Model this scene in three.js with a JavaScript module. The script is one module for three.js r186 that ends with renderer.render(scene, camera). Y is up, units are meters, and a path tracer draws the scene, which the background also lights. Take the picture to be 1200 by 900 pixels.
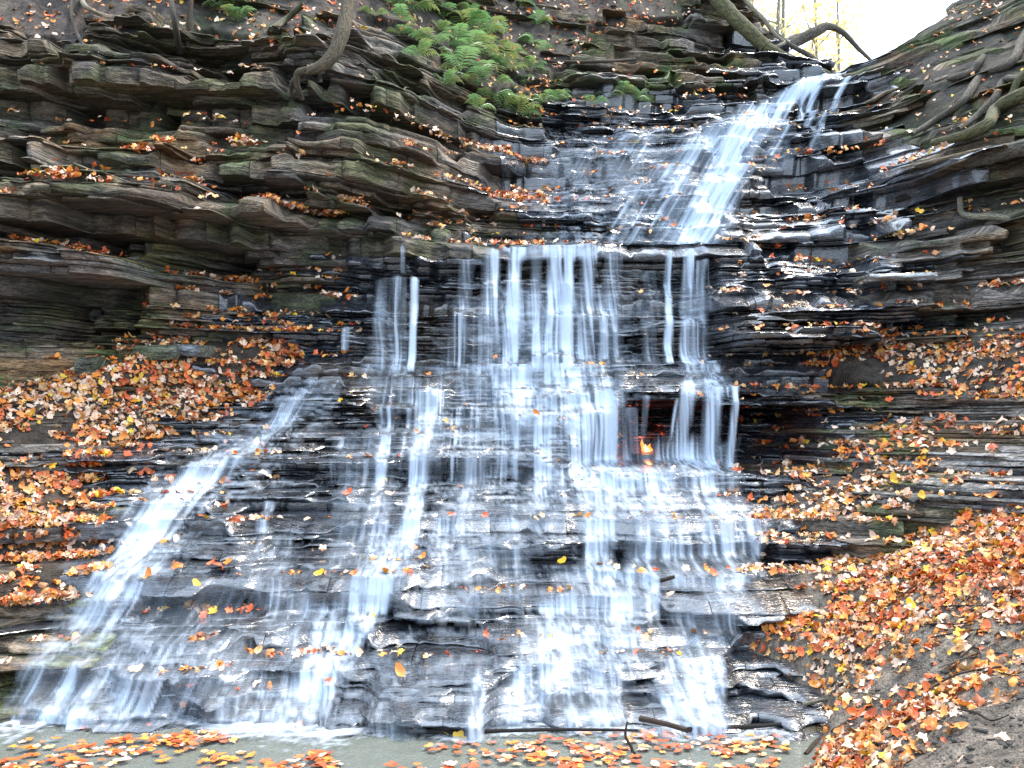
import * as THREE from 'three';
import { mergeGeometries } from 'three/addons/utils/BufferGeometryUtils.js';

// ------------------------------------------------------------------ camera, sky, sun, exposure
const scene = new THREE.Scene();
const FPX = 1172, EYE = 2.46, PITCH = Math.atan(50 / FPX);
const camera = new THREE.PerspectiveCamera(2 * Math.atan(450 / FPX) * 180 / Math.PI, 4 / 3, 0.1, 400);
camera.position.set(0, EYE, 0);
camera.rotation.x = PITCH;

const sunDir = new THREE.Vector3(0.42, 1.0, -0.3).normalize();
{
  const W = 512, H = 256, data = new Float32Array(W * H * 4);
  for (let j = 0; j < H; j++) for (let i = 0; i < W; i++) {
    const el = ((j + 0.5) / H - 0.5) * Math.PI, az = ((i + 0.5) / W - 0.5) * 2 * Math.PI;
    const d = new THREE.Vector3(Math.cos(el) * Math.cos(az), Math.sin(el), Math.cos(el) * Math.sin(az));
    const glow = Math.exp(-(1 - d.dot(sunDir)) * 2.2);
    const up = Math.max(0, d.y);
    const b = 1.05 + 1.0 * glow + 0.12 * up;
    const k = (j * W + i) * 4;
    data[k] = b * (0.74 - 0.10 * up + 0.20 * glow);
    data[k + 1] = b * (0.90 - 0.04 * up + 0.09 * glow);
    data[k + 2] = b * (1.10 + 0.06 * up - 0.04 * glow);
    data[k + 3] = 1;
  }
  const t = new THREE.DataTexture(data, W, H, THREE.RGBAFormat, THREE.FloatType);
  t.mapping = THREE.EquirectangularReflectionMapping; t.magFilter = THREE.LinearFilter; t.minFilter = THREE.LinearFilter;
  t.colorSpace = THREE.LinearSRGBColorSpace; t.needsUpdate = true;
  scene.background = t; scene.environment = t;
}
const sun = new THREE.DirectionalLight(0xffeed8, 2.4);
sun.position.copy(sunDir).multiplyScalar(40); sun.target.position.set(0, 3, -12);
sun.position.add(sun.target.position);
sun.castShadow = true; sun.shadow.radius = 20; sun.shadow.mapSize.set(2048, 2048);
Object.assign(sun.shadow.camera, { left: -16, right: 16, top: 16, bottom: -16, near: 1, far: 90 });
scene.add(sun, sun.target);

const renderer = new THREE.WebGLRenderer({ antialias: true });
renderer.toneMapping = THREE.LinearToneMapping;
renderer.toneMappingExposure = 2.05;
renderer.shadowMap.enabled = true;

// ------------------------------------------------------------------ helpers
let seed = 12345;
function rnd() { seed = (seed + 0x6D2B79F5) | 0; let t = Math.imul(seed ^ (seed >>> 15), 1 | seed); t = (t + Math.imul(t ^ (t >>> 7), 61 | t)) ^ t; return ((t ^ (t >>> 14)) >>> 0) / 4294967296; }
const rr = (a, b) => a + (b - a) * rnd();
const clamp = (v, a = 0, b = 1) => Math.min(b, Math.max(a, v));
const mix = (a, b, t) => a + (b - a) * t;
const sstep = (a, b, v) => { const t = clamp((v - a) / (b - a)); return t * t * (3 - 2 * t); };
function hash(ix, iy, s = 0) { let h = Math.imul(ix | 0, 374761393) ^ Math.imul(iy | 0, 668265263) ^ Math.imul(s | 0, 974634777); h = Math.imul(h ^ (h >>> 13), 1274126177); h ^= h >>> 16; h = Math.imul(h, 2246822519); return ((h ^ (h >>> 15)) >>> 0) / 4294967296; }
function vn(x, y, s = 0) { const ix = Math.floor(x), iy = Math.floor(y); let fx = x - ix, fy = y - iy; fx = fx * fx * (3 - 2 * fx); fy = fy * fy * (3 - 2 * fy); const a = hash(ix, iy, s), b = hash(ix + 1, iy, s), c = hash(ix, iy + 1, s), d = hash(ix + 1, iy + 1, s); return a + (b - a) * fx + (c - a) * fy + (a - b - c + d) * fx * fy; }
function fbm(x, y, s = 0, o = 4) { let a = 0.5, v = 0, n = 0; for (let k = 0; k < o; k++) { v += a * vn(x, y, s + k * 17); n += a; x = x * 2.03 + 5.1; y = y * 2.03 + 3.7; a *= 0.5; } return v / n; }
function vl(x, i, s = 0) { const k = Math.floor(x), f = x - k; return mix(hash(k, i, s), hash(k + 1, i, s), f); }
const names = new Map();
function numbered(n) { const k = names.get(n) || 0; names.set(n, k + 1); return k ? `${n}_${String(k).padStart(3, '0')}` : n; }
function shade(o) { o.traverse(m => { if (m.isMesh) { m.castShadow = true; m.receiveShadow = true; } }); return o; }
function thing(name, label, category, group, kind) { const o = new THREE.Group(); o.name = numbered(name); o.userData = { label, category }; if (group) o.userData.group = group; if (kind) o.userData.kind = kind; scene.add(o); return o; }
function part(name, geo, mat, parent) { const m = new THREE.Mesh(geo, mat); m.name = name; m.castShadow = m.receiveShadow = true; parent.add(m); return m; }
function structure(name, label) { const o = new THREE.Group(); o.name = name; o.userData = { kind: 'structure', label }; scene.add(o); return o; }
function makeGeo(pos, idx, uv, col, csize = 3) {
  const g = new THREE.BufferGeometry();
  g.setAttribute('position', new THREE.BufferAttribute(new Float32Array(pos), 3));
  if (uv) g.setAttribute('uv', new THREE.BufferAttribute(new Float32Array(uv), 2));
  if (col) g.setAttribute('color', new THREE.BufferAttribute(new Float32Array(col), csize));
  g.setIndex(idx); g.computeVertexNormals(); return g;
}
// a photo pixel (1200 x 900) and a distance into the gorge give a place
const cp = Math.cos(PITCH), sp = Math.sin(PITCH);
function place(px, py, D) { const u = (px - 600) / FPX, v = (450 - py) / FPX; const dy = v * cp + sp, dz = -cp + v * sp; const k = D / -dz; return [u * k, EYE + dy * k, -D]; }
function pixel(x, y, z) { const Y = y - EYE, cy = Y * cp + z * sp, cz = -Y * sp + z * cp; return [600 + FPX * x / -cz, 450 - FPX * cy / -cz]; }

// ------------------------------------------------------------------ the shape of the gorge: z (towards the viewer) over x and height
const survey = [
  // apron of the falls
  ...[0, 150, 300, 450, 600, 750, 860].flatMap(px => [[px, 850, 8.3], [px, 800, 8.65]]),
  [450, 760, 9.0], [600, 760, 9.0], [750, 760, 9.0], [860, 760, 9.1], [300, 760, 8.95], [450, 700, 9.7], [600, 700, 9.75], [750, 700, 9.7], [300, 700, 9.6],
  [450, 640, 10.4], [600, 640, 10.5], [750, 640, 10.4], [300, 640, 10.3], [450, 590, 11.1], [600, 590, 11.2], [750, 590, 11.1], [320, 580, 11.0],
  [450, 530, 11.9], [600, 530, 12.0], [720, 545, 11.85], [860, 545, 11.85], [400, 470, 12.5], [500, 470, 12.5], [600, 470, 12.45], [720, 470, 12.15], [860, 470, 12.1],
  [450, 430, 13.0], [600, 430, 13.05], [720, 430, 13.0], [860, 430, 12.95], [450, 335, 13.25], [540, 302, 13.35], [700, 300, 13.4], [820, 300, 13.4], [620, 290, 13.9], [720, 288, 14.0],
  // left bank and cliff
  [0, 750, 8.9], [150, 750, 8.95], [0, 650, 9.5], [150, 650, 9.9], [0, 550, 10.3], [200, 550, 11.0], [0, 480, 10.9], [0, 440, 11.2], [200, 440, 12.0], [350, 450, 12.6], [350, 400, 12.95], [300, 340, 13.0], [200, 360, 12.5],
  [0, 400, 11.3], [0, 300, 11.4], [150, 400, 11.8], [150, 290, 11.7], [0, 200, 11.8], [150, 200, 12.1], [300, 220, 12.6], [310, 310, 12.95], [470, 300, 13.25], [470, 260, 13.3], [440, 200, 13.0], [380, 150, 12.9],
  [300, 120, 12.9], [150, 100, 12.9], [0, 100, 12.6], [0, 0, 13.8], [150, 0, 14.4], [300, 0, 15.2], [400, 60, 14.2], [480, 120, 14.1], [550, 200, 15.0], [590, 280, 14.2], [600, 220, 15.2], [600, 150, 16.6], [500, 60, 16.0], [450, 0, 16.9],
  [600, 60, 18.3], [600, 0, 19.6], [700, 130, 17.6], [700, 60, 19], [700, 0, 20.5], [800, 130, 17.8], [800, 60, 19.5], [800, 0, 21.5], [900, 80, 20], [880, 20, 22], [950, 70, 21.3], [985, 90, 20],
  // upper cascade
  [700, 240, 14.8], [700, 200, 15.8], [800, 285, 14.2], [800, 230, 15], [800, 190, 16], [870, 200, 15.8], [860, 150, 17.2], [930, 110, 18.7], [930, 190, 16.5], [950, 130, 17.7], [985, 120, 18],
  // right wall
  [1000, 200, 15.4], [1000, 120, 17.4], [1000, 250, 14.4], [900, 285, 14], [1000, 293, 13.6], [1090, 293, 13.1], [900, 302, 13.4], [900, 405, 12.8], [1000, 400, 12.7], [1085, 390, 12.4], [1085, 330, 12.8], [1100, 200, 13.4], [1100, 100, 15.5],
  [1060, 60, 18], [1060, 120, 16.3], [1130, 10, 18], [1200, 0, 16], [1200, 100, 13.8], [1200, 200, 12.4], [1200, 300, 11.9], [1120, 330, 12.3], [1120, 250, 12.8], [1200, 370, 11.6], [1200, 400, 11.3], [1200, 480, 10.6], [1100, 440, 11.9],
  [1000, 430, 12.4], [900, 430, 12.8], [900, 470, 12.35], [1000, 490, 12.0], [1100, 500, 11.3], [900, 545, 11.85], [1000, 545, 11.4], [1200, 540, 10.1], [1000, 620, 10.5], [1200, 610, 9.6], [900, 640, 10.4], [900, 670, 10.05], [880, 740, 9.2], [900, 800, 8.7], [930, 850, 8.1],
  [1000, 740, 9.3], [1000, 850, 8.3], [1100, 740, 9.3], [1200, 740, 9.1], [1200, 850, 8.3],
  // beyond the frame
  [-200, 0, 13], [-200, 400, 10], [-200, 850, 7.6], [1400, 0, 13.5], [1400, 300, 10], [1400, 600, 9.0], [1400, 850, 8.0], [1200, -100, 17], [600, -100, 22], [0, -100, 15], [300, -100, 17], [-300, 200, 9.6], [1500, 450, 8.6],
].map(([a, b, d]) => place(a, b, d));
function solve(A, b) { const n = b.length; for (let i = 0; i < n; i++) { let p = i; for (let r = i + 1; r < n; r++) if (Math.abs(A[r][i]) > Math.abs(A[p][i])) p = r; [A[i], A[p]] = [A[p], A[i]]; [b[i], b[p]] = [b[p], b[i]]; for (let r = i + 1; r < n; r++) { const f = A[r][i] / A[i][i]; if (!f) continue; for (let c = i; c < n; c++) A[r][c] -= f * A[i][c]; b[r] -= f * b[i]; } } const x = new Array(n); for (let i = n - 1; i >= 0; i--) { let s = b[i]; for (let c = i + 1; c < n; c++) s -= A[i][c] * x[c]; x[i] = s / A[i][i]; } return x; }
const KY = 1.3;
const surveyW = (() => {
  const n = survey.length, A = [], b = [];
  for (let i = 0; i < n; i++) { const row = []; for (let j = 0; j < n; j++) row.push(Math.hypot(survey[i][0] - survey[j][0], KY * (survey[i][1] - survey[j][1])) + (i === j ? -0.04 : 0)); row.push(1, survey[i][0], survey[i][1]); A.push(row); b.push(survey[i][2]); }
  for (let k = 0; k < 3; k++) { const row = []; for (let j = 0; j < n; j++) row.push(k === 0 ? 1 : survey[j][k - 1]); row.push(0, 0, 0); A.push(row); b.push(0); }
  return solve(A, b);
})();
function zBase(x, y) { const n = survey.length; let s = surveyW[n] + surveyW[n + 1] * x + surveyW[n + 2] * y; for (let i = 0; i < n; i++) { const dx = x - survey[i][0], dy = KY * (y - survey[i][1]); s += surveyW[i] * Math.sqrt(dx * dx + dy * dy); } return s; }
// where the line of sight through a pixel meets the rock
function onRock(px, py) { let D = 5, step = 0.2; let p = place(px, py, D); for (; D < 30; D += step) { p = place(px, py, D); if (p[2] <= zBase(p[0], p[1])) break; } let lo = D - step, hi = D; for (let k = 0; k < 12; k++) { const m = (lo + hi) / 2; p = place(px, py, m); if (p[2] <= zBase(p[0], p[1])) hi = m; else lo = m; } return p; }

// ledges that stand out (+) and hollows (-) : x range, height range, depth in metres
const benches = [
  [742, 965, 474, 547, -1.25], [735, 970, 452, 473, 0.16], [690, 742, 490, 547, -0.42], [832, 1088, 300, 408, 0.22], [430, 826, 308, 428, -0.1], [470, 1092, 293, 305, 0.2],
  [-60, 155, 290, 332, 0.5], [-60, 70, 346, 398, -0.5], [62, 152, 338, 388, -0.6], [1045, 1260, 528, 600, 0.16], [-60, 262, 236, 264, 0.42], [110, 255, 268, 312, -0.7], [40, 110, 268, 290, -0.35], [305, 482, 250, 272, 0.3], [300, 500, 274, 322, 0.18], [832, 1040, 322, 342, 0.08], [832, 1040, 344, 364, 0.2], [845, 1088, 367, 386, 0.38], [850, 1010, 388, 408, 0.55], [410, 480, 225, 248, -0.3],
  [330, 410, 318, 332, 0.2], [250, 400, 334, 375, -0.12],
  [1128, 1300, 180, 203, 0.4], [1115, 1300, 204, 238, -0.65], [1092, 1300, 292, 348, -0.35], [1086, 1240, 356, 376, -0.4],
  [-60, 112, 640, 656, -0.3], [165, 292, 693, 713, -0.3], [150, 294, 785, 810, 0.16], [438, 580, 790, 828, 0.26], [440, 560, 738, 764, -0.2], [690, 905, 641, 666, -0.34], [862, 955, 772, 800, -0.16], [862, 950, 806, 842, -0.12],
  [300, 400, 590, 606, -0.18], [500, 640, 548, 580, -0.12], [570, 690, 648, 668, -0.16], [255, 420, 742, 760, -0.2], [0, 130, 755, 770, 0.14], [880, 1000, 640, 664, -0.25], [150, 310, 455, 475, -0.15],
  [205, 292, 62, 92, -0.45], [60, 180, 116, 136, -0.45], [0, 60, 100, 112, 0.2], [400, 480, 60, 78, -0.4], [440, 490, 82, 112, -0.4], [585, 700, 100, 108, -0.3], [660, 790, 80, 110, 0.3], [640, 800, 112, 122, -0.2],
  [870, 992, 108, 122, 0.12], [640, 730, 150, 166, -0.2], [700, 800, 244, 262, -0.22], [640, 770, 215, 230, -0.2],
].map(([a, b, c, d, dz]) => { const p = onRock((a + b) / 2, (c + d) / 2), D = -p[2]; const q = place(a, c, D), r = place(b, d, D); return { x0: q[0], x1: r[0], y0: r[1], y1: q[1], dz }; });

// skyline of the gorge: height above which there is no rock, over x
const skylinePts = [[-400, -110, 14], [0, -110, 15], [400, -110, 18], [830, -110, 22], [842, -20, 22], [868, 14, 22], [918, 50, 21.5], [966, 83, 20.6], [1000, 86, 19.6], [1034, 76, 18.8], [1050, 66, 18.4], [1056, 40, 18.2], [1090, 24, 18], [1135, -4, 18], [1165, -40, 17.5], [1220, -110, 16], [1500, -140, 13.5]].map(([a, b, d]) => place(a, b, d));
function skyline(x) { const s = skylinePts; if (x <= s[0][0]) return s[0][1]; for (let i = 1; i < s.length; i++) if (x <= s[i][0]) return mix(s[i - 1][1], s[i][1], (x - s[i - 1][0]) / Math.max(1e-6, s[i][0] - s[i - 1][0])); return s[s.length - 1][1]; }

// beds of shale
const beds = [-0.14];
while (beds[beds.length - 1] < 12.4) { const y = beds[beds.length - 1], r = rnd(), q = rnd(); beds.push(y + (y < 3.7 ? 0.026 + 0.05 * r * r + (q < 0.13 ? rr(0.06, 0.15) : 0) : 0.034 + 0.06 * r * r + (q < 0.14 ? rr(0.08, 0.22) : 0))); }
const NB = beds.length - 1;
function packs(s) { const out = new Array(NB); let i = 0; while (i < NB) { const h = 0.24 + 0.42 * hash(i, s, 5); let j = i; while (j < NB && beds[j] - beds[i] < h) j++; for (let k = i; k < j; k++) out[k] = [beds[i], beds[j]]; i = j; } return out; }
const packA = packs(1), packB = packs(2);
const DX = 0.05, X0 = -13, NC = Math.round(25 / DX) + 1;
const front = [], segs = [];
for (let i = 0; i < NB; i++) {
  const F = new Float32Array(NC), ym = (beds[i] + beds[i + 1]) / 2;
  // joints
  let x = X0 + rr(0, 1); const cuts = []; while (x < X0 + NC * DX) { cuts.push(x); x += 0.25 + 2.1 * rnd() * rnd() + 0.15 * rnd(); }
  segs.push(cuts);
  let s = 0, off = 0; const hard = (hash(i, 3) - 0.5) * 0.09;
  for (let c = 0; c < NC; c++) {
    const X = X0 + c * DX;
    while (s < cuts.length && X >= cuts[s]) { s++; off = (rnd() - 0.5); }
    const [g0, g1] = vn(X * 0.45, i * 0.02, 9) > 0.5 ? packA[i] : packB[i];
    const t = (ym - g0) / (g1 - g0), k = 0.15 + 0.4 * vn(X * 0.7, g0 * 9, 21);
    const g = t < k ? 0.08 * t / k : 0.08 + 0.92 * (t - k) / (1 - k);
    const yy = mix(ym, g0 + (g1 - g0) * g, 0.92);
    let z = zBase(X, yy);
    const cell = Math.floor(X / 1.3 + hash(Math.round(g0 * 50), 7) * 5); z += (hash(cell, Math.round(g0 * 50), 11) - 0.5) * (0.12 + 0.22 * sstep(3.5, 5.5, ym) * sstep(1.2, 3, Math.abs(X - 1.6)));
    const wild = sstep(3.0, 5.5, ym) * (1 - 0.6 * sstep(3.5, 1.5, Math.abs(X - 1.6))) + 0.3;
    const pk = Math.round(g0 * 50), bq = (w, q) => (Math.floor(X / w + hash(pk, q) * 9 + 0.25 * vl(X * 2, i, q)) + 0.5) * w;
    const xa = mix(X, bq(0.62, 1), 0.8), xb = bq(0.4, 2), xc = bq(0.24, 3) + hash(i, 77);
    const la = fbm(xa * 0.5, ym * 2.1, 33, 3), lb = fbm(xb * 1.1, ym * 4.3, 35, 3), lc = fbm(xc * 2.1, ym * 9, 37, 2);
    z += wild * (0.5 * (sstep(0.46, 0.53, la) - 0.5) + 0.3 * (sstep(0.46, 0.53, lb) - 0.5)) + 0.1 * (sstep(0.45, 0.55, lc) - 0.5);
    z += (fbm(X * 0.4, ym * 0.9, 31, 3) - 0.5) * 0.6 * wild + (fbm(xb * 1.7, ym * 6, 41, 3) - 0.5) * 0.26 * (0.5 + 0.5 * wild);
    z += hard * (0.6 + 0.8 * vn(X * 0.4, i * 3.3, 51)) + off * (0.05 + 0.12 * wild) + (vl(X * 3.5, i, 61) - 0.5) * 0.06 + (vl(X * 11, i, 63) - 0.5) * 0.035;
    for (const b of benches) if (ym > b.y0 - 0.3 && ym < b.y1 + 0.3 && X > b.x0 - 0.5 && X < b.x1 + 0.5) {
      const w = 0.14 * (fbm(X * 1.3, b.x0 * 7, 71) - 0.5) , e = 0.25 * (vn(ym * 6, b.y0 * 5, 73) - 0.5);
      const my = sstep(b.y0 - 0.03, b.y0 + 0.03, ym + w) * sstep(b.y1 + 0.03, b.y1 - 0.03, ym + w), mx = sstep(b.x0 - 0.1, b.x0 + 0.1, X + e) * sstep(b.x1 + 0.1, b.x1 - 0.1, X + e);
      z += b.dz * (b.dz < 0 ? 1.15 : 1.3) * my * mx;
    }
    F[c] = z;
  }
  front.push(F);
}
function hollow(x, y) { let h = 0; for (const b of benches) if (b.dz < 0) h += b.dz * sstep(b.y0 - 0.1, b.y0, y) * sstep(b.y1 + 0.1, b.y1, y) * sstep(b.x0 - 0.15, b.x0, x) * sstep(b.x1 + 0.15, b.x1, x); return h; }
const bedAt = y => { let lo = 0, hi = NB - 1; while (lo < hi) { const m = (lo + hi + 1) >> 1; if (beds[m] <= y) lo = m; else hi = m - 1; } return lo; };
function frontAt(i, x) { const f = clamp((x - X0) / DX, 0, NC - 1.001), c = Math.floor(f), t = f - c; return front[i][c] * (1 - t) + front[i][c + 1] * t; }

// ------------------------------------------------------------------ textures of rock and soil
function noiseTex(w, h, fn, srgb) { const d = new Uint8Array(w * h * 4); for (let j = 0; j < h; j++) for (let i = 0; i < w; i++) { const v = fn(i / w, j / h), k = (j * w + i) * 4; d[k] = clamp(v[0]) * 255; d[k + 1] = clamp(v[1]) * 255; d[k + 2] = clamp(v[2]) * 255; d[k + 3] = 255; } const t = new THREE.DataTexture(d, w, h); t.wrapS = t.wrapT = THREE.RepeatWrapping; t.magFilter = THREE.LinearFilter; t.minFilter = THREE.LinearMipmapLinearFilter; t.generateMipmaps = true; if (srgb) t.colorSpace = THREE.SRGBColorSpace; t.needsUpdate = true; return t; }
// tileable value noise
function tvn(u, v, nx, ny, s) { const x = u * nx, y = v * ny, ix = Math.floor(x), iy = Math.floor(y); let fx = x - ix, fy = y - iy; fx = fx * fx * (3 - 2 * fx); fy = fy * fy * (3 - 2 * fy); const m = (a, n) => ((a % n) + n) % n; const a = hash(m(ix, nx), m(iy, ny), s), b = hash(m(ix + 1, nx), m(iy, ny), s), c = hash(m(ix, nx), m(iy + 1, ny), s), d = hash(m(ix + 1, nx), m(iy + 1, ny), s); return a + (b - a) * fx + (c - a) * fy + (a - b - c + d) * fx * fy; }
const rockHeight = (u, v) => 0.3 * tvn(u, v, 8, 40, 1) + 0.28 * tvn(u, v, 20, 96, 2) + 0.2 * tvn(u, v, 48, 128, 3) + 0.22 * tvn(u, v, 110, 200, 4);
const rockColor = noiseTex(1024, 1024, (u, v) => { const n = 0.4 * tvn(u, v, 6, 30, 5) + 0.3 * tvn(u, v, 24, 80, 6) + 0.3 * tvn(u, v, 90, 180, 7), w = tvn(u, v, 5, 9, 8); const b = 0.5 + 0.7 * (n - 0.5) * 1.6 + 0.2; return [b * (1 + 0.06 * (w - 0.5)), b, b * (1 - 0.08 * (w - 0.5))]; }, true);
const rockBump = noiseTex(1024, 1024, (u, v) => { const h = rockHeight(u, v); return [h, h, h]; });
const rockRough = noiseTex(512, 512, (u, v) => { const n = 0.5 * tvn(u, v, 10, 30, 11) + 0.5 * tvn(u, v, 40, 90, 12); const r = 0.55 + 0.9 * (n - 0.5); return [r, r, r]; });
const soilBump = noiseTex(512, 512, (u, v) => { const h = 0.3 * tvn(u, v, 8, 8, 21) + 0.3 * tvn(u, v, 24, 24, 22) + 0.4 * tvn(u, v, 90, 90, 23); return [h, h, h]; });
const soilColor = noiseTex(512, 512, (u, v) => { const n = 0.4 * tvn(u, v, 9, 9, 24) + 0.3 * tvn(u, v, 40, 40, 25) + 0.3 * tvn(u, v, 120, 120, 26); const b = 0.7 + 0.9 * (n - 0.5); return [b, b * 0.98, b * 0.95]; }, true);
const rockMat = {
  wet: new THREE.MeshPhysicalMaterial({ vertexColors: true, map: rockColor, bumpMap: rockBump, bumpScale: 0.012, roughness: 0.45, roughnessMap: rockRough, ior: 1.75, clearcoat: 1, clearcoatRoughness: 0.08 }),
  damp: new THREE.MeshPhysicalMaterial({ vertexColors: true, map: rockColor, bumpMap: rockBump, bumpScale: 0.03, roughness: 0.45 }),
  dry: new THREE.MeshStandardMaterial({ vertexColors: true, map: rockColor, bumpMap: rockBump, bumpScale: 0.04, roughness: 0.95 }),
};

// ------------------------------------------------------------------ slabs
const cliffs = {
  cliff_left: structure('cliff_left', 'dry brown shale cliff of overhanging ledges beside the falls'),
  rock_face: structure('rock_face', 'wet dark stepped shale face under the waterfall'),
  cliff_right: structure('cliff_right', 'dark rooted shale wall beside the upper cascade'),
};
const pool = { cliff_left: [], rock_face: [], cliff_right: [] };
function wetness(px, py, n) {
  let w = 0;
  const left = py > 430 ? 60 + (py > 560 ? 0 : (560 - py) * 1.2) : py > 300 ? mix(400, 260, (py - 300) / 130) : mix(640, 560, (py) / 300);
  const right = py > 560 ? 960 : py > 400 ? 1020 : py > 290 ? 1092 : mix(1010, 1080, py / 290);
  w = sstep(left - 50, left + 30, px + n * 60) * sstep(right + 40, right - 40, px + n * 60);
  if (py < 140) w *= sstep(60, 140, py + (px > 860 ? 60 : 0));
  return w;
}
function slabGeo(i, xa, xb, wet, px, py) {
  const n = Math.max(2, Math.round((xb - xa) / DX)), y0 = beds[i], y1 = beds[i + 1], th = y1 - y0;
  const tone = (wet ? 0.7 : 0.6) + (wet ? 0.65 : 0.9) * rnd(), warm = rnd(), P = [], U = [], C = [], I = [], uo = rnd() * 7, vo = rnd() * 3;
  const mossy = px > 640 && px < 860 && py > 60 && py < 140 ? 0.7 : px < 130 && py > 395 && py < 440 ? 0.35 : px > 1060 && py < 160 ? 0.45 : 0, pale = px > 1050 && py > 525 && py < 600 ? 0.75 : px < 160 && py > 285 && py < 335 ? 0.4 : 0;
  const rows = [], tilt = (rnd() - 0.5) * 0.02;
  for (let c = 0; c <= n; c++) {
    const x = mix(xa, xb, c / n), f = frontAt(i, x), up = i + 1 < NB ? frontAt(i + 1, x) : f - 0.5, dn = i > 0 ? frontAt(i - 1, x) : f;
    const end = c === 0 || c === n, back = Math.min(f, up) - 0.3, backDn = Math.min(f, dn) - 0.3;
    const tread = Math.max(0, f - up), dip = wet ? Math.min(tread * 0.5, th * 0.88) : Math.min(tread * 0.34, th * 0.7), rough = (vn(x * 9, i * 2.1, 81) - 0.5) * Math.min(0.02, th * 0.3);
    const zf = end ? f - (wet ? 0.012 : 0.04) : f, bev = 0.006 + 0.012 * vn(x * 11, i, 83), und = 0.01 + 0.04 * vn(x * 3, i * 1.7, 85);
    rows.push([
      [y1 + 0.001, back], [y1, Math.max(back + 0.05, Math.min(up, zf - 0.02))], [y1 - dip * 0.5 + rough, mix(Math.min(up, zf - 0.02), zf, 0.55)], [y1 - dip + rough * 0.5, zf - bev],
      [y1 - dip + rough * 0.5, zf - bev], [y1 - dip - bev * 1.1 + rough * 0.5, zf], [mix(y0, y1 - dip, 0.45) + rough, zf - 0.012 * vn(x * 8, i * 3, 87)], [y0 + 0.004, zf - und],
      [y0 + 0.004, zf - und], [y0 + 0.005, backDn]].map(([yy, zz]) => [x, yy + tilt * (x - (xa + xb) / 2), zz]));
  }
  const NR = 10;
  for (let c = 0; c <= n; c++) for (let r = 0; r < NR; r++) {
    const [x, y, z] = rows[c][r];
    P.push(x, y, z); U.push((x + uo) / 1.6, (r < 4 ? -z : r < 8 ? y : -z) / 1.2 + vo);
    // colour of the rock itself
    const m = fbm(x * 1.1, y * 3.1, 91, 3), o = fbm(x * 0.9 + 40, y * 1.3, 93, 3), g = fbm(x * 2.3, y * 4 + z * 2, 95, 3);
    let R, G, B;
    if (wet > 0.5) { const t = tone * (0.6 + 0.8 * m); R = 0.058 * t; G = 0.066 * t; B = 0.080 * t; const br = sstep(0.52, 0.7, o) * 0.7; R = mix(R, 0.095 * t, br); G = mix(G, 0.068 * t, br); B = mix(B, 0.042 * t, br); }
    else {
      const t = tone * (0.55 + 0.9 * m); R = 0.27 * t; G = 0.205 * t; B = 0.138 * t; const gy = sstep(0.5, 0.65, fbm(x * 0.8 + 9, y * 2.2, 99, 3)) * 0.8; R = mix(R, 0.25 * t, gy); G = mix(G, 0.222 * t, gy); B = mix(B, 0.195 * t, gy);
      const oc = sstep(0.52, 0.72, o) * (0.3 + 0.7 * warm); R = mix(R, 0.28 * t, oc); G = mix(G, 0.155 * t, oc); B = mix(B, 0.065 * t, oc);
      const ms = Math.min(1, sstep(0.5, 0.66, g) * (r < 4 ? 0.85 : 0.55) + mossy * sstep(0.35, 0.55, g) * 0.85); R = mix(R, 0.11 * t, ms); G = mix(G, 0.145 * t, ms); B = mix(B, 0.04 * t, ms);
      R = mix(R, 0.34 * t, pale); G = mix(G, 0.33 * t, pale); B = mix(B, 0.32 * t, pale);
    }
    C.push(R, G, B);
  }
  for (let c = 0; c < n; c++) for (const r of [0, 1, 2, 4, 5, 6, 8]) { const a = c * NR + r, b = a + NR; I.push(a, a + 1, b, b, a + 1, b + 1); }
  // ends
  for (const [c, flip] of [[0, 1], [n, 0]]) { const s = P.length / 3; for (let r = 0; r < NR; r++) { P.push(...rows[c][r]); U.push(rows[c][r][2] / 1.6, rows[c][r][1] / 1.2); C.push(C[(c * NR + r) * 3], C[(c * NR + r) * 3 + 1], C[(c * NR + r) * 3 + 2]); } for (let r = 1; r < NR - 1; r++) flip ? I.push(s, s + r + 1, s + r) : I.push(s, s + r, s + r + 1); }
  return makeGeo(P, I, U, C);
}
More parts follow.
